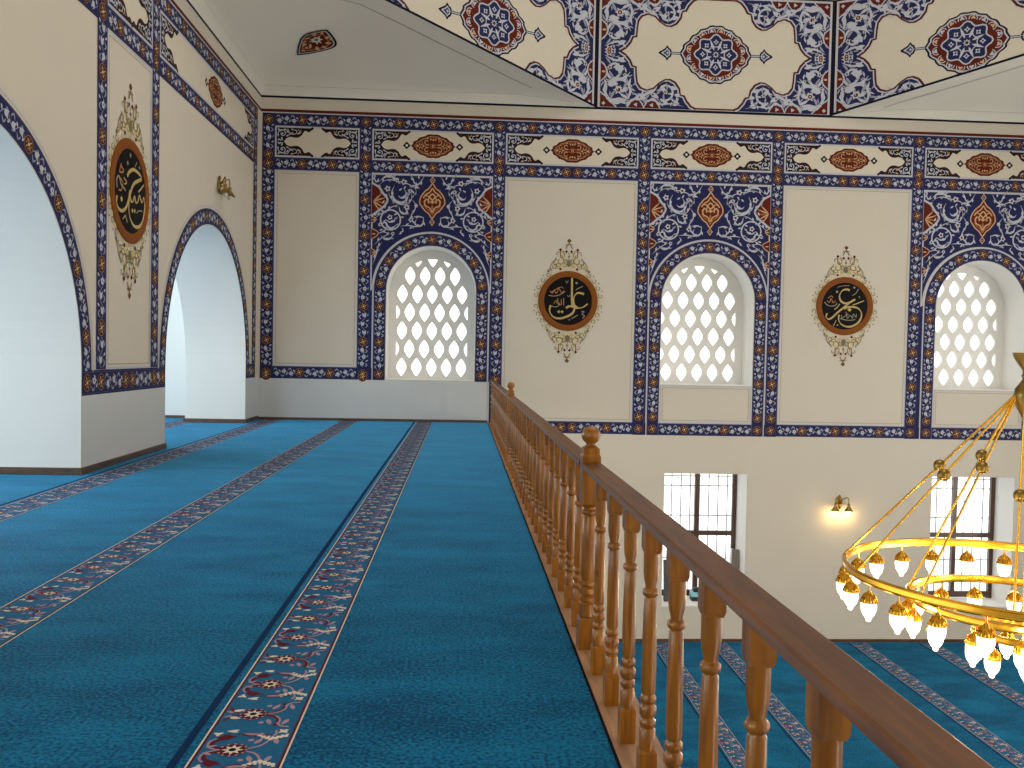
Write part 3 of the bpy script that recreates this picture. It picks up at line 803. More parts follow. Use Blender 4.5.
# ------------------------------------------------------------------ drum panels
def drum_fn(k):
    A, B = dv(k), dv((k+1) % 12); tx, ty = (B[0]-A[0])/SIDE, (B[1]-A[1])/SIDE; cx, cy = (A[0]+B[0])/2, (A[1]+B[1])/2
    nx, ny = DCX-cx, DCY-cy; q = hypot(nx, ny); nx /= q; ny /= q
    return lambda u, v, l: (cx+tx*u+nx*(.002+l*LAY), cy+ty*u+ny*(.002+l*LAY), v)
QB = [(150, 343), (185, 365), (215, 400), (232, 440), (255, 443), (258, 500), (265, 550), (290, 585), (330, 600), (375, 585), (410, 550), (450, 525), (485, 522), (520, 540), (548, 580), (556, 625), (582, 630), (600, 665), (630, 700), (660, 714)]
QB = [((787-x)*.00337, (y-343)*.00326) for x, y in QB]      # (distance from centre, distance from mid height)
HU, HV = 2.585, 1.235
def drum_panel(P, vc):
    P.rect(-HU-.10, HU+.10, vc-HV-.06, vc+HV+.06, 'cream', 0.5)
    P.rect(-HU-.03, HU+.03, vc-HV-.03, vc-HV, 'white', 2); P.rect(-HU-.03, HU+.03, vc+HV, vc+HV+.03, 'white', 2)
    for sx in (-1, 1): P.rect(min(sx*HU, sx*(HU+.03)), max(sx*HU, sx*(HU+.03)), vc-HV, vc+HV, 'white', 2)
    P.rect(-HU-.12, HU+.12, vc-HV-.085, vc-HV-.045, 'ink', 3); P.rect(-HU-.12, HU+.12, vc+HV+.045, vc+HV+.085, 'ink', 3)
    for sx in (-1, 1): P.rect(sx*(HU+.075)-.025, sx*(HU+.075)+.025, vc-HV-.085, vc+HV+.085, 'ink', 3)
    for sx in (-1, 1):
        for sy in (-1, 1):
            P.at(0, vc, sx, sy)
            pts = QB+[(QB[-1][0], HV), (HU, HV), (HU, QB[0][1])]
            P.poly(pts, 'navy', 1)
            P.stroke(QB, .034, 'brown', 3); 
            P.stroke([(x+.035, y+.03) for x, y in QB], .03, 'white', 2.6)
            P.rect(0, QB[-1][0]+.01, QB[-1][1]-.017, QB[-1][1]+.017, 'brown', 3)
            # scrolls
            def st(p, w, m='white', tp=0.3): P.stroke(cr(p, 4), w, m, 2, taper=tp)
            def fl(x, y, r): P.blob(x, y, r, 'white', 2.3, 6, n=18); P.disc(x, y, r*.42, 'brown', 2.5, 7); P.disc(x, y, r*.2, 'peach', 2.7, 6)
            def lf(x, y, l_, w, a, b=0): P.leaf(x, y, l_, w, a, 'white', 2.2, b)
            fl(2.18, .85, .12); fl(2.40, .03, .11); fl(1.12, .86, .07)
            P.stroke(spiral(2.16, .84, .33, .20, -.3, 5.2, 26), .05, 'white', 2)
            P.stroke(spiral(2.30, .40, .22, .10, 1.2, 5.4, 20), .05, 'white', 2)
            P.stroke(spiral(1.12, .86, .20, .12, 1.0, 6.2, 20), .045, 'white', 2)
            st([(2.5, .10), (2.28, .20), (2.12, .18), (2.02, .06)], .05); st([(2.52, .25), (2.42, .52), (2.30, .62), (2.05, .58), (1.92, .45)], .06)
            st([(2.52, 1.18), (2.35, 1.06), (2.0, 1.14), (1.75, 1.02), (1.50, 1.08), (1.25, 1.14), (.95, 1.12), (.7, 1.17)], .045)
            st([(1.85, .90), (1.68, 1.0), (1.55, .92), (1.38, .84), (1.30, .72)], .06); st([(2.5, .62), (2.45, .80), (2.50, 1.0)], .05)
            st([(1.90, .58), (1.94, .75), (1.86, .92)], .055); st([(1.0, 1.0), (.88, 1.08), (.82, .98)], .05)
            for x, y, l_, w, a, b in ((2.42, .68, .24, .12, 2.6, .8), (2.05, 1.05, .26, .11, .4, -.8), (2.44, 1.0, .2, .1, 2.0, .5), (2.28, .34, .24, .12, 2.6, .6), (2.46, .36, .2, .09, 1.2, .5), (2.08, .30, .24, .11, .9, .6), (1.95, .80, .2, .1, .4, .4),
                                (1.74, .92, .22, .10, 2.4, .6), (1.60, 1.02, .22, .1, -.3, .6), (1.44, .92, .2, .1, 2.9, -.5), (1.34, 1.02, .2, .09, .3, .4), (1.22, .72, .2, .09, 2.0, .6), (1.02, .74, .18, .09, 2.6, .5), (.92, .92, .18, .08, 3.0, .4),
                                (.80, 1.10, .16, .08, .2, .4), (2.20, .62, .2, .1, .5, .5), (2.02, .48, .18, .08, 1.4, .4), (2.30, 1.12, .16, .07, 2.8, .2), (1.86, 1.14, .16, .07, .3, .3), (2.50, .80, .14, .07, 1.6, .2), (2.2, .14, .2, .1, 2.4, .6), (1.18, 1.04, .16, .08, 2.4, .4)):
                lf(x, y, l_, w, a, b)
            for x, y, r_, a_ in ((2.16, .84, .26, .3), (2.38, .36, .20, 1.4), (1.70, 1.0, .17, 2.2), (1.40, .93, .20, 3.2), (1.12, .86, .17, .9), (2.04, .52, .15, 2.6), (2.44, .66, .16, .2), (.92, 1.06, .12, 2.0), (1.98, 1.06, .15, 1.2), (2.42, 1.02, .13, .6), (1.24, 1.10, .10, 1.8), (2.30, .10, .12, 2.5), (1.58, 1.10, .09, .5), (1.90, .76, .13, .2)):
                for q_ in range(4): P.leaf(x+r_*.35*cos(a_+q_*1.571), y+r_*.35*sin(a_+q_*1.571), r_*.95, r_*.25, a_+q_*1.571+.5, 'white' if q_ % 2 else 'greywhite', 2.25, .7)
                P.blob(x, y, r_*.34, 'white', 2.4, 5, n=15); P.disc(x, y, r_*.12, 'brown', 2.6, 6)
            # brown lens shapes along the frame
            for x in (1.78, 1.42): 
                P.face([(x+.19, HV), (x+.09, HV-.13), (x, HV-.17), (x-.09, HV-.13), (x-.19, HV)], 'brown', 2.9); P.blob(x, HV-.07, .05, 'white', 3.4, 3, n=12); P.stroke(cr([(x+.19, HV), (x+.10, HV-.15), (x, HV-.19), (x-.10, HV-.15), (x-.19, HV)], 3), .025, 'white', 3.3)
            y = .46; P.face([(HU, y+.22), (HU-.10, y+.1), (HU-.13, y), (HU-.10, y-.1), (HU, y-.22)], 'brown', 2.9); P.stroke(cr([(HU, y+.22), (HU-.12, y+.1), (HU-.15, y), (HU-.12, y-.1), (HU, y-.22)], 3), .025, 'white', 3.3); P.leaf(HU-.02, y, .1, .05, pi, 'peach', 3.4)
            P.face([(HU, HV), (HU, HV-.30), (HU-.12, HV-.20), (HU-.22, HV-.10), (HU-.34, HV)], 'brown', 2.9); P.blob(HU-.08, HV-.08, .05, 'white', 3.4, 4, n=12); P.stroke(cr([(HU, HV-.33), (HU-.14, HV-.22), (HU-.24, HV-.12), (HU-.37, HV)], 3), .028, 'white', 3.3)
            P.at()
    # centre medallion
    n = 60; out = []
    for k in range(n):
        a = 2*pi*k/n; sc = 1+.028*cos(18*a); ex = abs(cos(a))**8*.15
        out.append((.70*cos(a)*sc*(1+ex), vc+.655*sin(a)*sc*(1-.10*abs(cos(a)))))
    def sc_(f): return [(x*f, vc+(y-vc)*f) for x, y in out]
    P.face2(out, (0, vc), 'ink', 2); P.face2(sc_(.945), (0, vc), 'white', 2.4); P.face2(sc_(.905), (0, vc), 'brown', 2.8)
    quat = []
    for k in range(48):
        a = 2*pi*k/48; r_ = .44+.05*cos(8*a); quat.append((r_*cos(a)*1.0, vc+r_*sin(a)*.92))
    P.face2(quat, (0, vc), 'navy', 3.2); P.stroke(quat, .03, 'white', 3.6, closed=True)
    for k in range(8):
        a = 2*pi*k/8
        P.blob(.30*cos(a), vc+.28*sin(a), .065, 'white', 3.7, 4, n=12, a0=a); P.disc(.30*cos(a), vc+.28*sin(a), .022, 'navy', 3.9, 6)
        P.leaf(.10*cos(a+.39), vc+.10*sin(a+.39), .26, .055, a+.39, 'white', 3.6); P.stroke(arc(.30*cos(a), vc+.28*sin(a), .11, a+1.9, a+4.4, 8), .02, 'white', 3.6)
    for k in range(16):
        a = 2*pi*(k+.5)/16; rx = .55*(1+.12*abs(cos(a))**5)
        P.blob(rx*cos(a), vc+.53*sin(a), .055, 'peach' if k % 2 else 'white', 3.4, 3, n=12, a0=a); P.stroke(arc(rx*cos(a)*.96, vc+.51*sin(a), .08, a-1.9, a+1.9, 7), .018, 'white', 3.3)
    P.blob(0, vc, .085, 'white', 4, 8, n=24); P.disc(0, vc, .035, 'brown', 4.2, 8)
    for sx in (-1, 1):
        P.at(0, vc, sx, 1)
        P.rect(.78, 1.02, -.028, .028, 'ink', 1.9); P.rect(.80, 1.02, -.012, .012, 'white', 2.5)
        o = cr([(.99, 0), (1.02, .09), (1.06, .11), (1.10, .17), (1.14, .11), (1.22, .055), (1.30, 0), (1.22, -.055), (1.14, -.11), (1.10, -.17), (1.06, -.11), (1.02, -.09)], 2, True)
        P.face2(o, (1.1, 0), 'ink', 2.4); P.face2([(1.1+(x-1.1)*.66, y*.66) for x, y in o], (1.1, 0), 'white', 2.7); P.face2([(1.1+(x-1.1)*.45, y*.45) for x, y in o], (1.1, 0), 'violet', 3.0); P.blob(1.09, 0, .035, 'white', 3.3, 4, n=12)
        P.at()
for k, nm in ((11, ''), (0, ''), (1, ''), (10, ''), (2, '')):
    P = Paint(drum_fn(k))
    if k != 0:
        # lower edge of the facet rises away from its wall-side vertex
        zl, zr = zlow(k), zlow((k+1) % 12); s_ = (zr-zl)/SIDE
        P.clip = (-s_, 1.0, -(zl+zr)/2+.0)
    drum_panel(P, 8.318)
    if k != 0:
        P.clip = None
        a0, a1 = zl, zr; h = SIDE/2
        P.face([(-h, a0), (h, a1), (h, a1+.05), (-h, a0+.05)], 'ink', 4)
    # second tier above, plain panel with a painted line
    P.clip = None; P.rect(-HU-.1, HU+.1, 9.75, 9.79, 'brown', 1)
    P.build('painted_drum_panel', drum)
# painted lines and teardrops on the corner vaults
def vault_lines(k, tear=True):
    outer, cre, edge = PEND[k]
    P = MB()
    w = .012
    A = [Vector(p) for p in cre]; 
    up = Vector((0, 0, -.004))
    for seq in (cre,):
        for i in range(len(seq)-1):
            p, q = Vector(seq[i]), Vector(seq[i+1])
            if i == 0 or i == len(seq)-2: continue
            P.add([p+up, q+up, q+up+Vector((0, 0, .022)), p+up+Vector((0, 0, .022))], [(0, 1, 2, 3)])
    # line parallel to the drum edge, set off by 0.34 m
    off = []
    for c, e in zip(cre, edge):
        c, e = Vector(c), Vector(e); d = (c-e).length
        if d < .5: continue
        t = .36/d*1.15
        off.append(e+(c-e)*t+Vector((0, 0, .10*sin(pi*(1-t))*min(1, (c-e).xy.length/3)-.006)))
    for i in range(len(off)-1):
        p, q = off[i], off[i+1]; d = (q-p).cross(Vector((0, 0, 1))).normalized()*w
        P.add([p-d, q-d, q+d, p+d], [(0, 1, 2, 3)])
    o = P.build('painted_line', 'greyline', ceil)
    if tear:
        c, e = Vector(cre[12]), Vector(edge[12]); ax = (e-c).normalized(); base = c+(e-c)*.47+Vector((0, 0, .10*sin(pi*.47)))
        side = ax.cross(Vector((0, 0, 1))).normalized(); side.z = 0; nrm = Vector((side.y*ax.z-side.z*ax.y, side.z*ax.x-side.x*ax.z, side.x*ax.y-side.y*ax.x)).normalized()
        if nrm.z > 0: nrm = -nrm
        from mathutils.bvhtree import BVHTree
        bvh = BVHTree.FromPolygons([Vector(p) for p in PV], PF)
        def fn(u, v, l):
            p = base+ax*u+side*v; hit = bvh.ray_cast(Vector((p.x, p.y, p.z-2.5)), Vector((0, 0, 1)), 6)
            q = hit[0] if hit[0] else p
            return (q.x, q.y, q.z-.022-l*.004)
        Q = Paint(fn)
        o = cr([(-.62, 0), (-.60, .01), (-.40, .14), (-.1, .30), (.2, .42), (.38, .40), (.50, .22), (.56, 0), (.50, -.22), (.38, -.40), (.2, -.42), (-.1, -.30), (-.40, -.14), (-.60, -.01)], 4, True)
        o = [(x*.9, y*.9) for x, y in o]
        f = lambda s: [(x*s+.02*(1-s), y*s) for x, y in o]
        Q.face2(o, (.1, 0), 'ink', 0); Q.face2(f(.90), (.1, 0), 'white', .5); Q.face2(f(.84), (.1, 0), 'brown', 1)
        Q.stroke(f(.66), .03, 'orange', 2, closed=True); Q.blob(.12, 0, .15, 'cream', 2, 8, n=24); Q.disc(.12, 0, .05, 'greyblue', 2.4, 8)
        for k_ in range(10):
            a = 2*pi*k_/10; Q.leaf(.12+.19*cos(a), .19*sin(a), .14, .06, a+.5, 'peach', 2.2)
        for x, y in ((-.22, 0), (-.34, 0), (.36, .2), (.36, -.2), (-.08, .16), (-.08, -.16)): Q.blob(x, y, .05, 'peach', 2.3, 4, n=12)
        Q.build('painted_teardrop', ceil)
vault_lines(10); vault_lines(1); 

# ------------------------------------------------------------------ baseboards
def board(name, x0, x1, y0, y1, z0, z1, label):
    mb = MB(); mb.box(x0, x1, y0, y1, z0, z1, .004); o = mb.build(name, 'baseboard_wood'); tag(o, label, 'baseboard', kind='structure'); return o
board('baseboard_back', XL, .60, D-.02, D-.002, 0, .055, 'thin dark baseboard along the far gallery wall')
board('baseboard_hall', .8, XR, D-.02, D-.002, ZH, ZH+.07, 'thin dark baseboard along the far hall wall')
mb = MB()
for (y0, y1) in ((2.745, 5.71), (10.69, 13.655), (18.635, D-.02)):
    mb.box(XL-.002, XL+.02, y0-.02, y1+.02 if y1 < 19 else y1, 0, .085, .004); mb.box(XL-1.24, XL, y0-.02, y0, 0, .085, .004)
    if y1 < 19: mb.box(XL-1.24, XL, y1, y1+.02, 0, .085, .004)
o = mb.build('baseboard_left', 'baseboard_wood'); tag(o, 'dark wooden baseboard around the arcade piers', 'baseboard', kind='structure')
board('baseboard_aisle', XA, XL-1.24, D-.02, D-.002, 0, .06, 'thin dark baseboard at the end of the side aisle')

# ------------------------------------------------------------------ carpets
def floor_fn(z): return lambda u, v, l: (u, v, z+.0012+l*.0007)
def carpet_band(P, x, y0, y1, w=.345, dark=True):
    """floral stripe starting at x (left edge), running along y"""
    P.rect(x, x+w, y0, y1, 'carpet_ground', 0)
    if dark: P.rect(x-.066, x-.034, y0, y1, 'carpet_dark', 0)
    P.rect(x, x+.007, y0, y1, 'carpet_cream', 1); P.rect(x+.008, x+.016, y0, y1, 'carpet_red', 1)
    P.rect(x+w-.007, x+w, y0, y1, 'carpet_cream', 1); P.rect(x+w-.018, x+w-.008, y0, y1, 'carpet_red', 1)
    per = .333; n = int((y1-y0)/per)
    for i in range(n):
        y = y0+per*(i+.5)
        P.at(x, y)
        P.blob(.135, 0, .066, 'carpet_red', 2, 12, .16, 36)
        for q in range(12): P.disc(.135+.051*cos(q*pi/6), .051*sin(q*pi/6), .006, 'carpet_mauve', 2.3, 6)
        P.blob(.135, 0, .043, 'carpet_cream', 2.5, 8, .25, 16); P.disc(.135, 0, .015, 'carpet_edge', 3, 7)
        for h in (1, -1):
            P.at(x, y, 1, h)
            if i % 2:
                # bracket stems, tulips, bead chevrons pointing at the flower
                P.stroke(cr([(.09, .012), (.052, .030), (.046, .062), (.066, .088), (.10, .100)], 4), .016, 'carpet_red', 1.8)
                P.stroke(cr([(.082, .0), (.038, .026), (.032, .07), (.05, .10)], 4), .009, 'carpet_mauve', 1.9)
                P.face2([(.050, .105), (.066, .086), (.098, .092), (.128, .122), (.104, .122), (.088, .140), (.068, .128)], (.085, .112), 'carpet_red', 2)
                P.blob(.046, .140, .022, 'carpet_cream', 2.2, 3, .3, 12, a0=.6); P.leaf(.030, .02, .045, .018, .5, 'carpet_mauve', 2)
                P.leaf(.128, .142, .125, .034, -.22, 'carpet_red', 2, .3); P.leaf(.140, .142, .095, .019, -.2, 'carpet_mauve', 2.3, .3)
                for bx, by in ((.208, .128), (.224, .114), (.241, .102), (.258, .093), (.276, .102), (.292, .112), (.309, .120)):
                    P.disc(bx, by, .0105, 'carpet_cream', 2.2, 7); P.disc(bx+.004, by+.014, .0075, 'carpet_cream', 2.1, 6)
                P.stroke(cr([(.19, .012), (.225, .030), (.245, .060), (.255, .088)], 4), .010, 'carpet_mauve', 1.8)
                P.stroke(cr([(.255, .10), (.268, .14), (.262, .175)], 4), .009, 'carpet_mauve', 1.8)
            else:
                P.stroke(cr([(.19, .012), (.222, .020), (.246, .050), (.250, .090), (.240, .115)], 4), .016, 'carpet_red', 1.8); P.stroke(cr([(.195, .006), (.228, .016), (.254, .050), (.257, .095)], 4), .009, 'carpet_mauve', 1.9)
                P.stroke(cr([(.25, .085), (.268, .115), (.305, .125)], 4), .010, 'carpet_mauve', 1.8); P.leaf(.048, .03, .05, .026, .3, 'carpet_cream', 2); P.stroke(cr([(.08, .01), (.05, .03), (.03, .07)], 3), .010, 'carpet_red', 1.8)
                P.leaf(.055, .012, .04, .016, 2.6, 'carpet_mauve', 2)
            P.at(x, y, 1, h); P.leaf(.205, .05, .06, .022, 1.2, 'carpet_mauve', 1.7); P.leaf(.29, .05, .06, .022, 1.9, 'carpet_mauve', 1.7); P.leaf(.31, .15, .05, .02, 2.4, 'carpet_cream', 1.7); P.leaf(.12, .155, .05, .018, 2.8, 'carpet_cream', 1.75); P.disc(.185, .085, .012, 'carpet_mauve', 1.7, 7)
            P.at()
def carpet(name, x0, x1, y0, y1, z, label, stripes, th=.012):
    root = empty(name, (0, 0, 0)); mb = MB()
    if z == 0:
        mb.box(XL+.022, x1, y0, y1, z-th, z)
        ms = MB(); ms.box(x0, XL-1.245, y0, y1, z-th, z); ms.build('pile', 'carpet_blue', root)
        for c in ARCH_C: ms = MB(); ms.box(XL-1.245, XL+.022, max(y0, c-AR+.022), c+AR-.022, z-th, z); ms.build('pile', 'carpet_blue', root)
    else: mb.box(x0, x1, y0, y1, z-th, z)
    mb.build('pile', 'carpet_blue', root)
    for sx, yy0 in stripes:
        P = Paint(floor_fn(z)); carpet_band(P, sx, max(y0, yy0)+.01, y1-.02, dark=abs(sx+2.611) > .1); P.build('floral_band', root)
    tag(root, label, 'carpet'); return root
cg = carpet('carpet', XA+.02, .612, YB+.02, D-.025, 0.0, 'blue fitted carpet with floral prayer-row bands on the upper gallery', [(-.967, 1.5), (-2.611, 3), (-4.255, 5), (-5.90, 8)], .06)
P = Paint(floor_fn(0)); P.rect(.600, .612, YB+.02, D-.03, 'carpet_edge', 1); P.build('bound_edge', cg)
carpet('carpet', .85, XR-.02, YB+.02, D-.025, ZH, 'blue fitted carpet with floral bands on the hall floor below', [(4.43, 10), (5.775, 10), (7.42, 10), (9.04, 10), (10.70, 10), (12.35, 12)], .01)

# ------------------------------------------------------------------ balustrade
BX = .672
bal = empty('balustrade', (BX, 4.5, 0))
def rel(mb): mb.v = [(x-BX, y-4.5, z) for x, y, z in mb.v]; return mb
tag(bal, 'turned pine balustrade with brown handrail along the gallery edge', 'balustrade')
def shaft(s=1.0, h=1.0):
    return [(r*s, z) for r, z in ((.026, .128), (.0285, .140), (.0285, .205), (.022, .213), (.0285, .224), (.0285, .238), (.021, .248), (.030, .262), (.030, .286), (.021, .297), (.0285, .306), (.0285, .320), (.022, .331),
            (.0255, .345), (.0262, .42), (.0250, .54), (.0225, .665), (.0185, .672), (.0270, .680), (.0285, .688), (.0270, .697), (.0185, .705), (.0195, .716), (.0245, .735), (.0272, .76), (.0272, .832))]
def square_turn(mb, h, z0, z1, rtop=None, rbot=None, c=(0, 0)):
    mb.box(-h, h, -h, h, z0, z1, .0)
    return mb
def baluster_mesh():
    mb = MB(); h = .030
    # base block with rounded shoulder
    def ring(hh, z): return [(-hh, -hh, z), (hh, -hh, z), (hh, hh, z), (-hh, hh, z)]
    mb.loft(ring(h, 0), ring(h, .128)); mb.loft(ring(h, .128), ring(h*.86, .137))
    mb.lathe(shaft(), 18)
    mb.loft(ring(h*.84, .826), ring(h, .842)); mb.loft(ring(h, .842), ring(h, .925))
    return mb
b0 = baluster_mesh().build('baluster', 'pine', bal, 40)
ST = .3722
ys = [1.549+ST*k for k in range(-3, 48)]
newel_k = (8, 28)
first = True
for k in range(-3, 48):
    if k in newel_k: continue
    o = b0 if first else b0.copy()
    if not first: COL.objects.link(o); o.parent = bal
    first = False
    o.location = (0, 1.549+ST*k-4.5, 0)
def newel_mesh(parent, y):
    mb = MB(); h = .047
    def ring(hh, z): return [(-hh, -hh, z), (hh, -hh, z), (hh, hh, z), (-hh, hh, z)]
    mb.loft(ring(h, -.0), ring(h, .15)); mb.loft(ring(h, .15), ring(h*.86, .162))
    mb.lathe([(r*1.5, z*.98+.03) for r, z in shaft()[1:-3]], 20)
    mb.loft(ring(h*.80, .735), ring(h, .752)); mb.loft(ring(h, .752), ring(h, .995)); mb.loft(ring(h, .995), ring(h*.86, 1.006)); mb.loft(ring(h*.86, 1.006), ring(h*.86, 1.036)); mb.loft(ring(h*.86, 1.036), ring(h*.6, 1.044))
    o = mb.build('newel_post', 'pine', parent, 40); o.location = (0, y-4.5, 0)
    f = MB(); prof = [(.028, 1.040), (.030, 1.046), (.024, 1.052), (.024, 1.058)]
    prof += [(.050*cos(a), 1.102+.047*sin(a)) for a in [radians(q) for q in range(-60, 91, 12)]]
    f.lathe(prof, 22); f.build('ball_finial', 'pine', o, 40)
NY = [4.53, 11.97]
for y in NY: newel_mesh(bal, y)
# handrail: profile across x (relative), z
RP = [(-.055, .946), (-.052, .960), (-.044, .965), (.044, .965), (.052, .960), (.055, .946), (.048, .940), (.046, .934), (.034, .926), (.030, .918), (-.030, .918), (-.034, .926), (-.049, .934), (-.048, .940)]
for (y0, y1) in ((.30, NY[0]-.046), (NY[0]+.046, NY[1]-.046), (NY[1]+.046, D-.005)):
    mb = MB(); mb.loft([(x, y0-4.5, z) for x, z in RP], [(x, y1-4.5, z) for x, z in RP]); mb.build('handrail', 'rail_wood', bal, 30)
mb = MB(); mb.box(.614, .80, .2, D-.006, -.06, .0); rel(mb).build('base_plank', 'sill_wood', bal)

# ------------------------------------------------------------------ calligraphy roundels
def roundel(name, fn_factory, cx, cz, R, strokes, label):
    root = empty(name, fn_factory(0, 0, 0)); inv = Vector(fn_factory(0, 0, 0))
    F = lambda u, v, d: tuple(Vector(fn_factory(u*R, v*R, d))-inv)
    n = 48
    rim = MB(); pr = [(1.0, 0), (1.0, .012), (.98, .02), (.83, .02), (.805, .012), (.80, 0)]
    vs = []; fs = []
    for r, d in pr:
        for k in range(n): a = 2*pi*k/n; vs.append(F(r*cos(a), r*sin(a), d))
    for i in range(len(pr)-1):
        for k in range(n): a, b = i*n+k, i*n+(k+1) % n; fs.append((a, b, b+n, a+n))
    rim.add(vs, fs); rim.build('rim', 'roundel_rim', root, 40)
    d = MB(); A = [F(.81*cos(2*pi*k/n), .81*sin(2*pi*k/n), .004) for k in range(n)]; B = [F(.81*cos(2*pi*k/n), .81*sin(2*pi*k/n), .010) for k in range(n)]
    d.loft(A, B); d.build('disc', 'roundel_black', root)
    for nm, sub in (('calligraphy', [t for t in strokes if t[2] == 'script_gold']), ('small_calligraphy', [t for t in strokes if t[2] != 'script_gold'])):
     P = Paint(lambda u, v, l: F(u, v, .012+l*.0012))
     for pts, w, m, pen, sm in sub: 
        if len(pts) == 1: P.diamond(pts[0][0], pts[0][1], w, m, 2)
        else: P.stroke(cr(pts, sm) if sm else pts, w*.82, m, 1+.01*(len(P.f) % 50), pen=pen)
     P.build(nm, root)
    P = Paint(lambda u, v, l: F(u, v, .003+l*.0012))
    for sy in (1, -1):
        P.diamond(0, sy*2.0, .075, 'brown', 2); P.disc(0, sy*2.0, .03, 'gold', 2.3, 6)
        P.leaf(0, sy*1.12, .26, .15, sy*pi/2, 'greyblue', 2); P.stroke([(0, sy*1.38), (0, sy*1.62)], .02, 'gold', 2); P.blob(0, sy*1.48, .055, 'gold', 2.2, 4, n=12)
        for sx in (1, -1):
            P.at(0, 0, sx, sy)
            g = lambda p, w=.032, m='gold': P.stroke(cr(p, 4), w, m, 2)
            g([(0, 1.92), (.06, 1.84), (.11, 1.74)]); g([(0, 1.86), (.08, 1.88), (.13, 1.87)], .018)
            P.diamond(.085, 1.645, .05, 'brown', 2.3); P.diamond(.29, 1.70, .055, 'brown', 2.3)
            g([(.29, 1.66), (.285, 1.50), (.28, 1.44)]); g([(.10, 1.60), (.17, 1.58), (.18, 1.66), (.23, 1.63)], .02); g([(.31, 1.60), (.38, 1.62), (.42, 1.56), (.38, 1.52)], .02)
            P.stroke(spiral(.28, 1.32, .13, .07, pi/2, pi/2+2*pi*.9, 18), .028, 'gold', 2); P.stroke(arc(.28, 1.32, .10, 0, 2*pi, 14), .02, 'palegold', 1.6, closed=True)
            g([(.03, 1.22), (.10, 1.38), (.16, 1.30), (.12, 1.18)], .02); P.blob(.14, 1.42, .03, 'palegold', 2, 4, n=12)
            g([(.42, 1.38), (.50, 1.30), (.48, 1.20), (.40, 1.22)]); g([(.50, 1.32), (.58, 1.22), (.62, 1.10), (.56, 1.04)], .022); P.stroke(spiral(.50, 1.14, .09, .04, 2, 7, 14), .022, 'gold', 2)
            P.disc(.28, 1.06, .042, 'brown', 2.3, 8); P.disc(.44, 1.40, .022, 'gold', 2, 6); P.leaf(.20, 1.10, .14, .05, 1.2, 'palegold', 1.8); P.leaf(.38, 1.06, .16, .06, .9, 'palegold', 1.8); P.leaf(.10, 1.06, .12, .05, 1.9, 'palegold', 1.8)
            P.diamond(.68, .98, .052, 'greyblue', 2.3)
            for x, y, r_ in ((.14, 1.18, .09), (.36, 1.20, .08), (.20, 1.50, .07), (.08, 1.32, .06), (.60, 1.02, .07), (.40, 1.12, .06)):
                P.stroke(spiral(x, y, r_, r_*.35, x*9, x*9+5.2, 12), .020, 'gold', 2.1); P.disc(x, y, r_*.75, 'palegold', 1.7, 7)
            for a in range(4, 90, 7):
                r_ = radians(a); P.leaf(1.0*cos(r_), 1.0*sin(r_), .10, .05, r_, 'palegold', 1.7)
            for a in (52, 38, 24, 10):
                r_ = radians(a); x, y = 1.105*cos(r_), 1.105*sin(r_)
                P.stroke(spiral(x, y, .085, .035, r_+2, r_+2+5.4, 14), .022, 'gold', 2); P.leaf(1.0*cos(r_+.11), 1.0*sin(r_+.11), .12, .05, r_+.11, 'palegold', 1.8)
                P.disc(1.19*cos(r_+.12), 1.19*sin(r_+.12), .022, 'brown', 2.2, 6); P.disc(1.04*cos(r_-.1), 1.04*sin(r_-.1), .026, 'palegold', 1.9, 6)
            P.at()
    P.build('gilt_scrollwork', root)
    tag(root, label, 'roundel', 'calligraphy roundels on the walls')
    return root
def norm(px, cx, cy, R): return [((x-cx)/R, (cy-y)/R) for x, y in px]
def cluster(cx, cy, w, h, seed, m, n=7):
    rnd = random.Random(seed); out = []
    for i in range(n):
        x = cx+w*(rnd.random()-.5); y = cy+h*(rnd.random()-.5)
        out.append(([(x-.07, y), (x-.02, y-.035+.03*rnd.random()), (x+.03, y+.03), (x+.07, y-.01)], .026, m, None, 3))
        out.append(([(x, y+.05), (x+.015, y-.03)], .02, m, None, 0))
    out.append(([(cx-w/2, cy-h/2), (cx, cy-h/2-.03), (cx+w/2, cy-h/2+.03)], .028, m, None, 4))
    return out
N = lambda p: norm(p, 378, 382, 288)
PEN = radians(35)
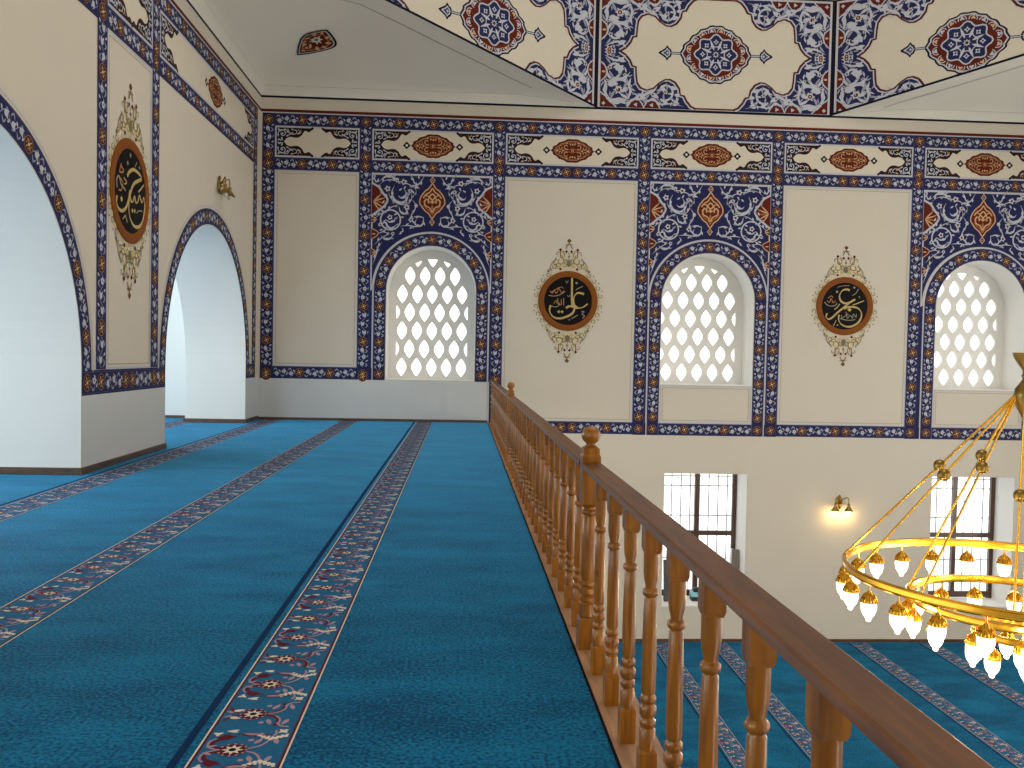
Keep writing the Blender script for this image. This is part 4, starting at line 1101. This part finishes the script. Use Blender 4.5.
ali = [(N([(412, 158), (413, 260), (416, 380), (425, 428), (455, 448), (490, 447), (530, 435), (568, 405)]), .085, 'script_gold', radians(20), 5),
       (N([(530, 314), (500, 303), (462, 306), (436, 340), (430, 385), (442, 425), (472, 446)]), .085, 'script_gold', radians(60), 5),
       (N([(358, 450), (380, 436), (405, 432), (432, 442), (440, 462), (425, 495), (385, 524), (320, 548), (262, 548), (222, 522), (202, 484), (204, 445), (214, 428)]), .09, 'script_gold', radians(120), 5),
       (N([(290, 487)]), .055, 'script_gold', None, 0), (N([(322, 487)]), .055, 'script_gold', None, 0),
       (N([(448, 276), (480, 255), (518, 238)]), .03, 'script_grey', None, 3), (N([(350, 190), (362, 212), (376, 186)]), .03, 'script_grey', None, 0), (N([(456, 208)]), .05, 'script_grey', None, 0),
       (N([(415, 552), (450, 530), (475, 515)]), .035, 'script_grey', None, 3), (N([(510, 480), (535, 482), (515, 505), (540, 520), (520, 545)]), .035, 'script_grey', None, 4), (N([(395, 562)]), .03, 'script_grey', None, 0),
       (N([(368, 330), (385, 340), (398, 326)]), .03, 'script_grey', None, 0),
       (N([(190, 330), (230, 338), (280, 330), (325, 308), (345, 290)]), .032, 'script_grey', None, 4), (N([(200, 290), (225, 310), (240, 280), (262, 312), (285, 262), (310, 300), (340, 285)]), .03, 'script_copper', None, 4), (N([(215, 300), (300, 250), (330, 262)]), .026, 'script_copper', None, 4),
       (N([(222, 432), (250, 442), (285, 432), (300, 400)]), .03, 'script_grey', None, 4), (N([(335, 355), (335, 425)]), .03, 'script_grey', None, 0), (N([(310, 365), (312, 420), (270, 400), (262, 380), (240, 410)]), .028, 'script_copper', None, 4), (N([(275, 360), (285, 420)]), .026, 'script_gold', None, 0)]
N2 = lambda p: norm(p, 380, 382, 285)
omar = [(N2([(425, 226), (390, 217), (350, 232), (324, 280), (335, 325), (365, 350), (400, 352), (440, 336), (482, 312)]), .085, 'script_gold', radians(60), 5),
        (N2([(482, 312), (430, 345), (370, 395), (310, 445), (255, 498), (218, 512), (196, 488), (206, 455)]), .075, 'script_gold', radians(120), 5),
        (N2([(372, 408), (400, 394), (440, 388), (500, 394), (542, 428), (550, 480), (520, 540), (462, 576), (402, 582), (346, 556), (322, 510), (326, 468)]), .085, 'script_gold', radians(120), 5),
        (N2([(428, 416)]), .075, 'script_gold', None, 0), (N2([(458, 370), (510, 350), (572, 324)]), .04, 'script_gold', None, 3), (N2([(455, 275), (490, 250), (512, 210)]), .032, 'script_grey', None, 3),
        (N2([(298, 243)]), .05, 'script_grey', None, 0), (N2([(470, 198)]), .045, 'script_grey', None, 0), (N2([(520, 280), (528, 300)]), .035, 'script_grey', None, 0), (N2([(300, 200), (350, 185), (420, 180)]), .022, 'script_grey', None, 3),
        (N2([(275, 415), (300, 400), (330, 360)]), .04, 'script_gold', None, 3), (N2([(270, 580), (290, 540), (300, 520)]), .03, 'script_gold', None, 3), (N2([(305, 575), (320, 565)]), .035, 'script_gold', None, 0),
        (N2([(175, 345), (205, 375), (250, 385), (290, 372), (298, 350)]), .034, 'script_grey', None, 4), (N2([(200, 330), (225, 350), (240, 310), (262, 352), (285, 330)]), .03, 'script_copper', None, 4), (N2([(210, 310), (240, 285), (260, 300)]), .028, 'script_copper', None, 4),
        (N2([(335, 505), (380, 515), (440, 520), (490, 510)]), .032, 'script_grey', None, 4), (N2([(350, 470), (352, 500), (385, 480), (400, 460), (410, 500), (440, 470), (460, 500), (470, 455), (495, 490), (500, 455)]), .028, 'script_grey', None, 4), (N2([(390, 440), (420, 470)]), .028, 'script_copper', None, 0)]
def N3(p): return [((x-212)/127, (388-(y-.515*(x-212)*1.0))/322) for x, y in p]
hus = [(N3([(188, 292), (200, 268), (225, 252), (252, 265), (276, 290), (282, 312), (262, 322), (232, 340), (212, 385), (200, 450), (203, 530), (228, 595), (262, 615), (290, 590), (304, 530), (308, 470), (300, 428)]), .085, 'script_gold', radians(120), 5),
       (N3([(300, 428), (290, 462), (278, 440), (268, 415), (258, 458), (245, 455), (236, 418), (225, 452), (212, 440), (206, 390)]), .07, 'script_gold', radians(30), 4),
       (N3([(206, 380), (196, 440), (180, 485), (155, 500), (132, 478), (122, 440), (126, 405)]), .085, 'script_gold', radians(120), 5),
       (N3([(152, 428)]), .06, 'script_gold', None, 0), (N3([(222, 506)]), .05, 'script_gold', None, 0), (N3([(238, 510)]), .05, 'script_gold', None, 0),
       (N3([(262, 392), (282, 372), (300, 350)]), .045, 'script_gold', None, 3), (N3([(238, 238), (252, 205)]), .03, 'script_grey', None, 0), (N3([(190, 212)]), .05, 'script_grey', None, 0), (N3([(208, 165)]), .05, 'script_grey', None, 0), (N3([(268, 240)]), .04, 'script_grey', None, 0),
       (N3([(250, 525), (268, 512), (290, 520)]), .03, 'script_grey', None, 3), (N3([(160, 550), (178, 530), (190, 575)]), .035, 'script_gold', None, 0),
       (N3([(125, 360), (122, 310), (135, 290), (150, 340), (165, 360), (178, 380)]), .05, 'script_grey', None, 4), (N3([(135, 370), (150, 375), (160, 330), (140, 300)]), .04, 'script_copper', None, 4), (N3([(150, 230), (165, 262), (140, 265), (150, 215)]), .04, 'script_copper', None, 4), (N3([(165, 300), (185, 330), (170, 340)]), .035, 'script_gold', None, 4)]
roundel('calligraphy_roundel', lambda u, v, d: (2.35+u, D-.004-d, 2.752+v), 0, 0, .668, ali, 'round black and gold calligraphy panel left of the middle lattice window')
roundel('calligraphy_roundel', lambda u, v, d: (8.672+u, D-.004-d, 2.782+v), 0, 0, .66, omar, 'round black and gold calligraphy panel right of the middle lattice window')
roundel('calligraphy_roundel', lambda u, v, d: (XL+.004+d, 12.17+u, 3.585+v), 0, 0, .69, hus, 'round black and gold calligraphy panel between the two arches of the left wall')

# ------------------------------------------------------------------ wall sconces
def sconce(loc, rz, lit, label):
    s = empty('wall_sconce', loc, rz)      # local: x along the wall, y away from the wall is -y
    m = MB(); m.lathe([(.0, 0), (.06, 0), (.075, -.012), (.06, -.03), (.03, -.05), (0.0, -.055)], 20, (0, 0, 0), 'Y')
    m.v = [(x, y, z*1.55) for x, y, z in m.v]; m.lathe([(.0, -.19), (.02, -.17), (.036, -.145), (.02, -.11), (.0, -.09)], 14, (0, -.03, 0)); m.lathe([(0, .09), (.03, .11), (.018, .145), (0, .16)], 14, (0, -.025, 0))
    m.build('backplate', 'brass_dark', s, 40)
    for sx in (-1, 1):
        a = MB(); a.tube(cr([(0, -.04, 0.0), (sx*.05, -.10, .06), (sx*.10, -.14, .11), (sx*.14, -.16, .10), (sx*.155, -.165, .04), (sx*.155, -.165, -.03)], 5), .011, 8)
        a.tube(cr([(sx*.02, -.05, -.02), (sx*.06, -.09, -.05), (sx*.09, -.12, -.01), (sx*.07, -.11, .03)], 5), .007, 6)
        a.build('arm', 'brass_dark', s, 50)
        h = MB(); h.lathe([(.018, -.02), (.03, -.03), (.034, -.055), (.026, -.075), (.036, -.10), (.075, -.155), (.105, -.19), (.100, -.19), (.07, -.152), (.03, -.10)], 20, (sx*.155, -.165, 0)); sh = h.build('shade', 'brass_dark', s, 50)
        b = MB(); b.lathe([(.015, -.13), (.038, -.16), (.045, -.20), (.038, -.235), (.016, -.255), (0.001, -.26)], 16, (sx*.155, -.165, 0)); b.build('bulb', 'sconce_glow' if lit else 'frosted_glass', s, 60)
    tag(s, label, 'lamp'); return s
sconce((8.69, D-.004, -1.68), 0, True, 'lit brass double wall lamp glowing on the lower hall wall')
sconce((XL+.004, 16.45, 4.50), pi/2, False, 'unlit brass double wall lamp above the far left arch')

# ------------------------------------------------------------------ chandelier
CX, CY, CZ = 5.93, 9.0, -.72
ch = empty('chandelier', (CX, CY, CZ))
tag(ch, 'large brass ring chandelier with glowing acorn lamps hanging in the hall', 'chandelier')
def hoop(R, z, h, t):
    m = MB(); n = 96
    pr = [(R-t, z-h/2), (R+t, z-h/2), (R+t*1.6, z-h/2+.012), (R+t, z-h/2+.024), (R+t, z+h/2-.024), (R+t*1.6, z+h/2-.012), (R+t, z+h/2), (R-t, z+h/2), (R-t*1.4, z)]
    vs = []; fs = []; k = len(pr)
    for i in range(n):
        a = 2*pi*i/n; vs += [(r*cos(a), r*sin(a), zz) for r, zz in pr]
    for i in range(n):
        j = (i+1) % n
        for q in range(k): q2 = (q+1) % k; fs.append((i*k+q, j*k+q, j*k+q2, i*k+q2))
    m.add(vs, fs); return m.build('ring', 'brass', ch, 35)
RINGS = [(1.74, 0.0, 26, .09), (1.07, -.29, 16, .085), (.42, -.60, 8, .08)]
for R, z, n, h in RINGS: hoop(R, z, h, .016)
# hub and stem above
HZ = 2.05
m = MB(); m.lathe([(.0, HZ-.42), (.03, HZ-.40), (.06, HZ-.33), (.10, HZ-.26), (.125, HZ-.16), (.115, HZ-.07), (.07, HZ-.01), (.045, HZ+.03), (.05, HZ+.05), (.06, HZ+.07), (.045, HZ+.09), (.05, HZ+.13), (.10, HZ+.20), (.135, HZ+.26), (.15, HZ+.31), (.135, HZ+.31), (.08, HZ+.24), (.03, HZ+.24), (.025, HZ+.5)], 28)
m.build('hub', 'brass_dark', ch, 50)
m = MB(); m.tube([(0, 0, HZ+.45), (0, 0, 18.0-CZ)], .018, 8)
m.build('suspension_rod', 'brass_dark', ch, 50)
def rod(a, R, z, bead):
    p0 = Vector((.09*cos(a), .09*sin(a), HZ-.12)); p1 = Vector((R*cos(a), R*sin(a), z+.04))
    m = MB(); m.tube([p0, p1], .0125, 8); o = m.build('rod', 'brass', ch, 50)
    q = p0+(p1-p0)*bead; b = MB(); b.lathe([(.066*sin(pi*k/10)+.0005, -.066*cos(pi*k/10)) for k in range(11)], 16, tuple(q)); b.build('bead', 'brass_dark', o, 60)
for c_ in (164, 284, 14):
    for d_ in (-14, 14):
        rod(radians(c_+d_), 1.74, 0, .46 if d_ > 0 else .43)
        rod(radians(c_+d_), 1.07, -.29, .36 if d_ > 0 else .31)
for a_ in (230, 244, 340, 20): rod(radians(a_), .42, -.60, .42)
# lamps
lm = MB(); lm.tube([(0, 0, -.03), (0, 0, -.11)], .008, 6)
lm.lathe([(.010, -.085), (.022, -.10), (.026, -.112), (.040, -.125), (.062, -.150), (.078, -.182), (.084, -.208), (.080, -.212), (.070, -.20), (.05, -.17)], 20)
for k in range(16):
    a = 2*pi*k/16; lm.tube([(.030*cos(a), .030*sin(a), -.112), (.066*cos(a), .066*sin(a), -.150), (.086*cos(a), .086*sin(a), -.205)], .006, 5)
lamp0 = lm.build('lamp', 'brass', ch, 50)
bm_ = MB(); bm_.lathe([(.050, -.19), (.070, -.20), (.076, -.225), (.076, -.26), (.070, -.30), (.056, -.335), (.038, -.36), (.027, -.372), (.027, -.39), (.018, -.405), (.002, -.41)], 18)
bulb0 = bm_.build('glass_bulb', 'bulb_glow', lamp0, 60)
first = True
for R, z, n, h in RINGS:
    for k in range(n):
        a = 2*pi*(k+.5)/n+(.0 if n == 26 else .05)
        if first: o = lamp0
        else:
            o = lamp0.copy(); COL.objects.link(o); o.parent = ch; b = bulb0.copy(); COL.objects.link(b); b.parent = o
        first = False
        o.location = (R*cos(a), R*sin(a), z-h/2+.03)

# ------------------------------------------------------------------ small things
bx = empty('cardboard_box', (5.56, D+.42, -4.09))
m = MB(); m.box(-.14, .14, -.10, .10, 0, .10, .006); m.build('base', 'box_dark', bx)
m = MB(); m.box(-.145, .145, -.105, .105, .10, .20, .006); m.build('lid', 'box_blue', bx)
m = MB(); m.box(-.10, .12, -.07, .07, .20, .30, .02); m.build('bundle', 'box_dark', bx)
tag(bx, 'small dark and pale blue box on the hall windowsill behind the balusters', 'box')

def panel(loc, rot, w_, t_, h_, m1, m2, label):
    r = empty('leaning_panel', loc); r.rotation_euler = rot
    m = MB(); m.box(-w_/2, w_/2, -t_/2, t_/2, 0, h_, .008); m.build('board', m1, r)
    m = MB(); m.box(-w_/2-.012, -w_/2+.03, -t_/2-.008, t_/2+.008, .0, h_+.008, .004); m.build('edge_trim', m2, r)
    tag(r, label, 'panel')
panel((6.40, D+.36, -4.085), (radians(-6), 0, radians(-28)), .20, .07, 1.19, 'sash_grey', 'plaster_white', 'narrow grey panel with white edge leaning in the hall window by the handrail')
panel((4.86, D+.32, -4.085), (radians(-4), 0, radians(14)), .17, .06, .95, 'slate', 'slate', 'dark slate panel standing at the left of the hall windowsill behind balusters')

# ------------------------------------------------------------------ camera
f, yaw, pit, rol = 888.6, .0572, .03148, .01983
fw = Vector((sin(yaw)*cos(pit), cos(yaw)*cos(pit), -sin(pit))); r0 = Vector((cos(yaw), -sin(yaw), 0)); u0 = Vector((sin(yaw)*sin(pit), cos(yaw)*sin(pit), cos(pit)))
rt = r0*cos(rol)+u0*sin(rol); up = -r0*sin(rol)+u0*cos(rol)
cam = bpy.data.cameras.new('camera'); cam.sensor_width = 36; cam.lens = f/1024*36; cam.clip_end = 200; cam.clip_start = .05
co = bpy.data.objects.new('camera', cam); COL.objects.link(co)
co.matrix_world = Matrix(((rt.x, up.x, -fw.x, 0), (rt.y, up.y, -fw.y, 0), (rt.z, up.z, -fw.z, 1.5), (0, 0, 0, 1)))
SC.camera = co

# ------------------------------------------------------------------ light
W = bpy.data.worlds.new('world'); SC.world = W; W.use_nodes = True
nt = W.node_tree; bg = nt.nodes['Background']; bg.inputs[0].default_value = (1.0, .99, .97, 1); bg.inputs[1].default_value = 2.4
def area(name, loc, rot, sx, sy, power, rgb, spread=pi):
    l = bpy.data.lights.new(name, 'AREA'); l.shape = 'RECTANGLE'; l.size = sx; l.size_y = sy; l.energy = power; l.color = rgb; l.spread = spread
    o = bpy.data.objects.new(name, l); COL.objects.link(o); o.location = loc; o.rotation_euler = rot; return o
def point(name, loc, power, rgb, r=.1):
    l = bpy.data.lights.new(name, 'POINT'); l.energy = power; l.color = rgb; l.shadow_soft_size = r
    o = bpy.data.objects.new(name, l); COL.objects.link(o); o.location = loc; return o
# daylight: aisle windows on the left, assumed unseen windows in the dome, right and rear walls
for y in (1.0, 8.2, 15.5): area('aisle_daylight', (XA+.05, y, 2.3), (0, radians(-90), 0), 3.4, 5.0, 290, (.80, .93, 1.0))
area('dome_daylight', (DCX, DCY, 16.5), (0, 0, 0), 9, 9, 640, (1, .97, .93))
for y in (2.5, 8.5, 14.5): area('side_fill_daylight', (XR-.05, y, -2.4), (0, radians(90), 0), 3.0, 2.0, 190 if y < 10 else 100, (1, .94, .85))  # low fill lamps added on the plain right wall to brighten the corner vaults
for y in (2.5, 8.5, 14.5): area('side_fill_daylight', (XR-.05, y, 2.6), (0, radians(90), 0), 2.8, 2.0, 165, (1, .97, .92))
for x in (-2.5, 5.5, 11.8): area('rear_fill_daylight', (x, YB+.05, 2.6), (radians(-90), 0, 0), 2.0, 2.8, 125 if x < 10 else 60, (1, .98, .95))
for x in (5.5, 11.8): area('rear_fill_daylight', (x, YB+.05, -2.4), (radians(-90), 0, 0), 2.0, 3.0, 170 if x < 10 else 80, (1, .94, .85))  # unseen low lamps behind the camera, added to light the vaults from below
for k in range(6):
    a = 2*pi*k/6; point('chandelier_light', (CX+1.3*cos(a), CY+1.3*sin(a), CZ-.42), 42, (1, .76, .46), .12)
for sx in (-1, 1): point('sconce_light', (8.69+sx*.155, D-.175, -1.98), 5, (1, .66, .25), .05)
SC.view_settings.view_transform = 'Standard'; SC.view_settings.look = 'None'; SC.view_settings.gamma = 1; SC.view_settings.use_curve_mapping = False
SC.view_settings.exposure = 0.0
SC.cycles.max_bounces = 8; SC.cycles.diffuse_bounces = 4; SC.cycles.glossy_bounces = 3; SC.cycles.transparent_max_bounces = 8
SC.cycles.sample_clamp_indirect = 4.0; SC.cycles.use_denoising = True
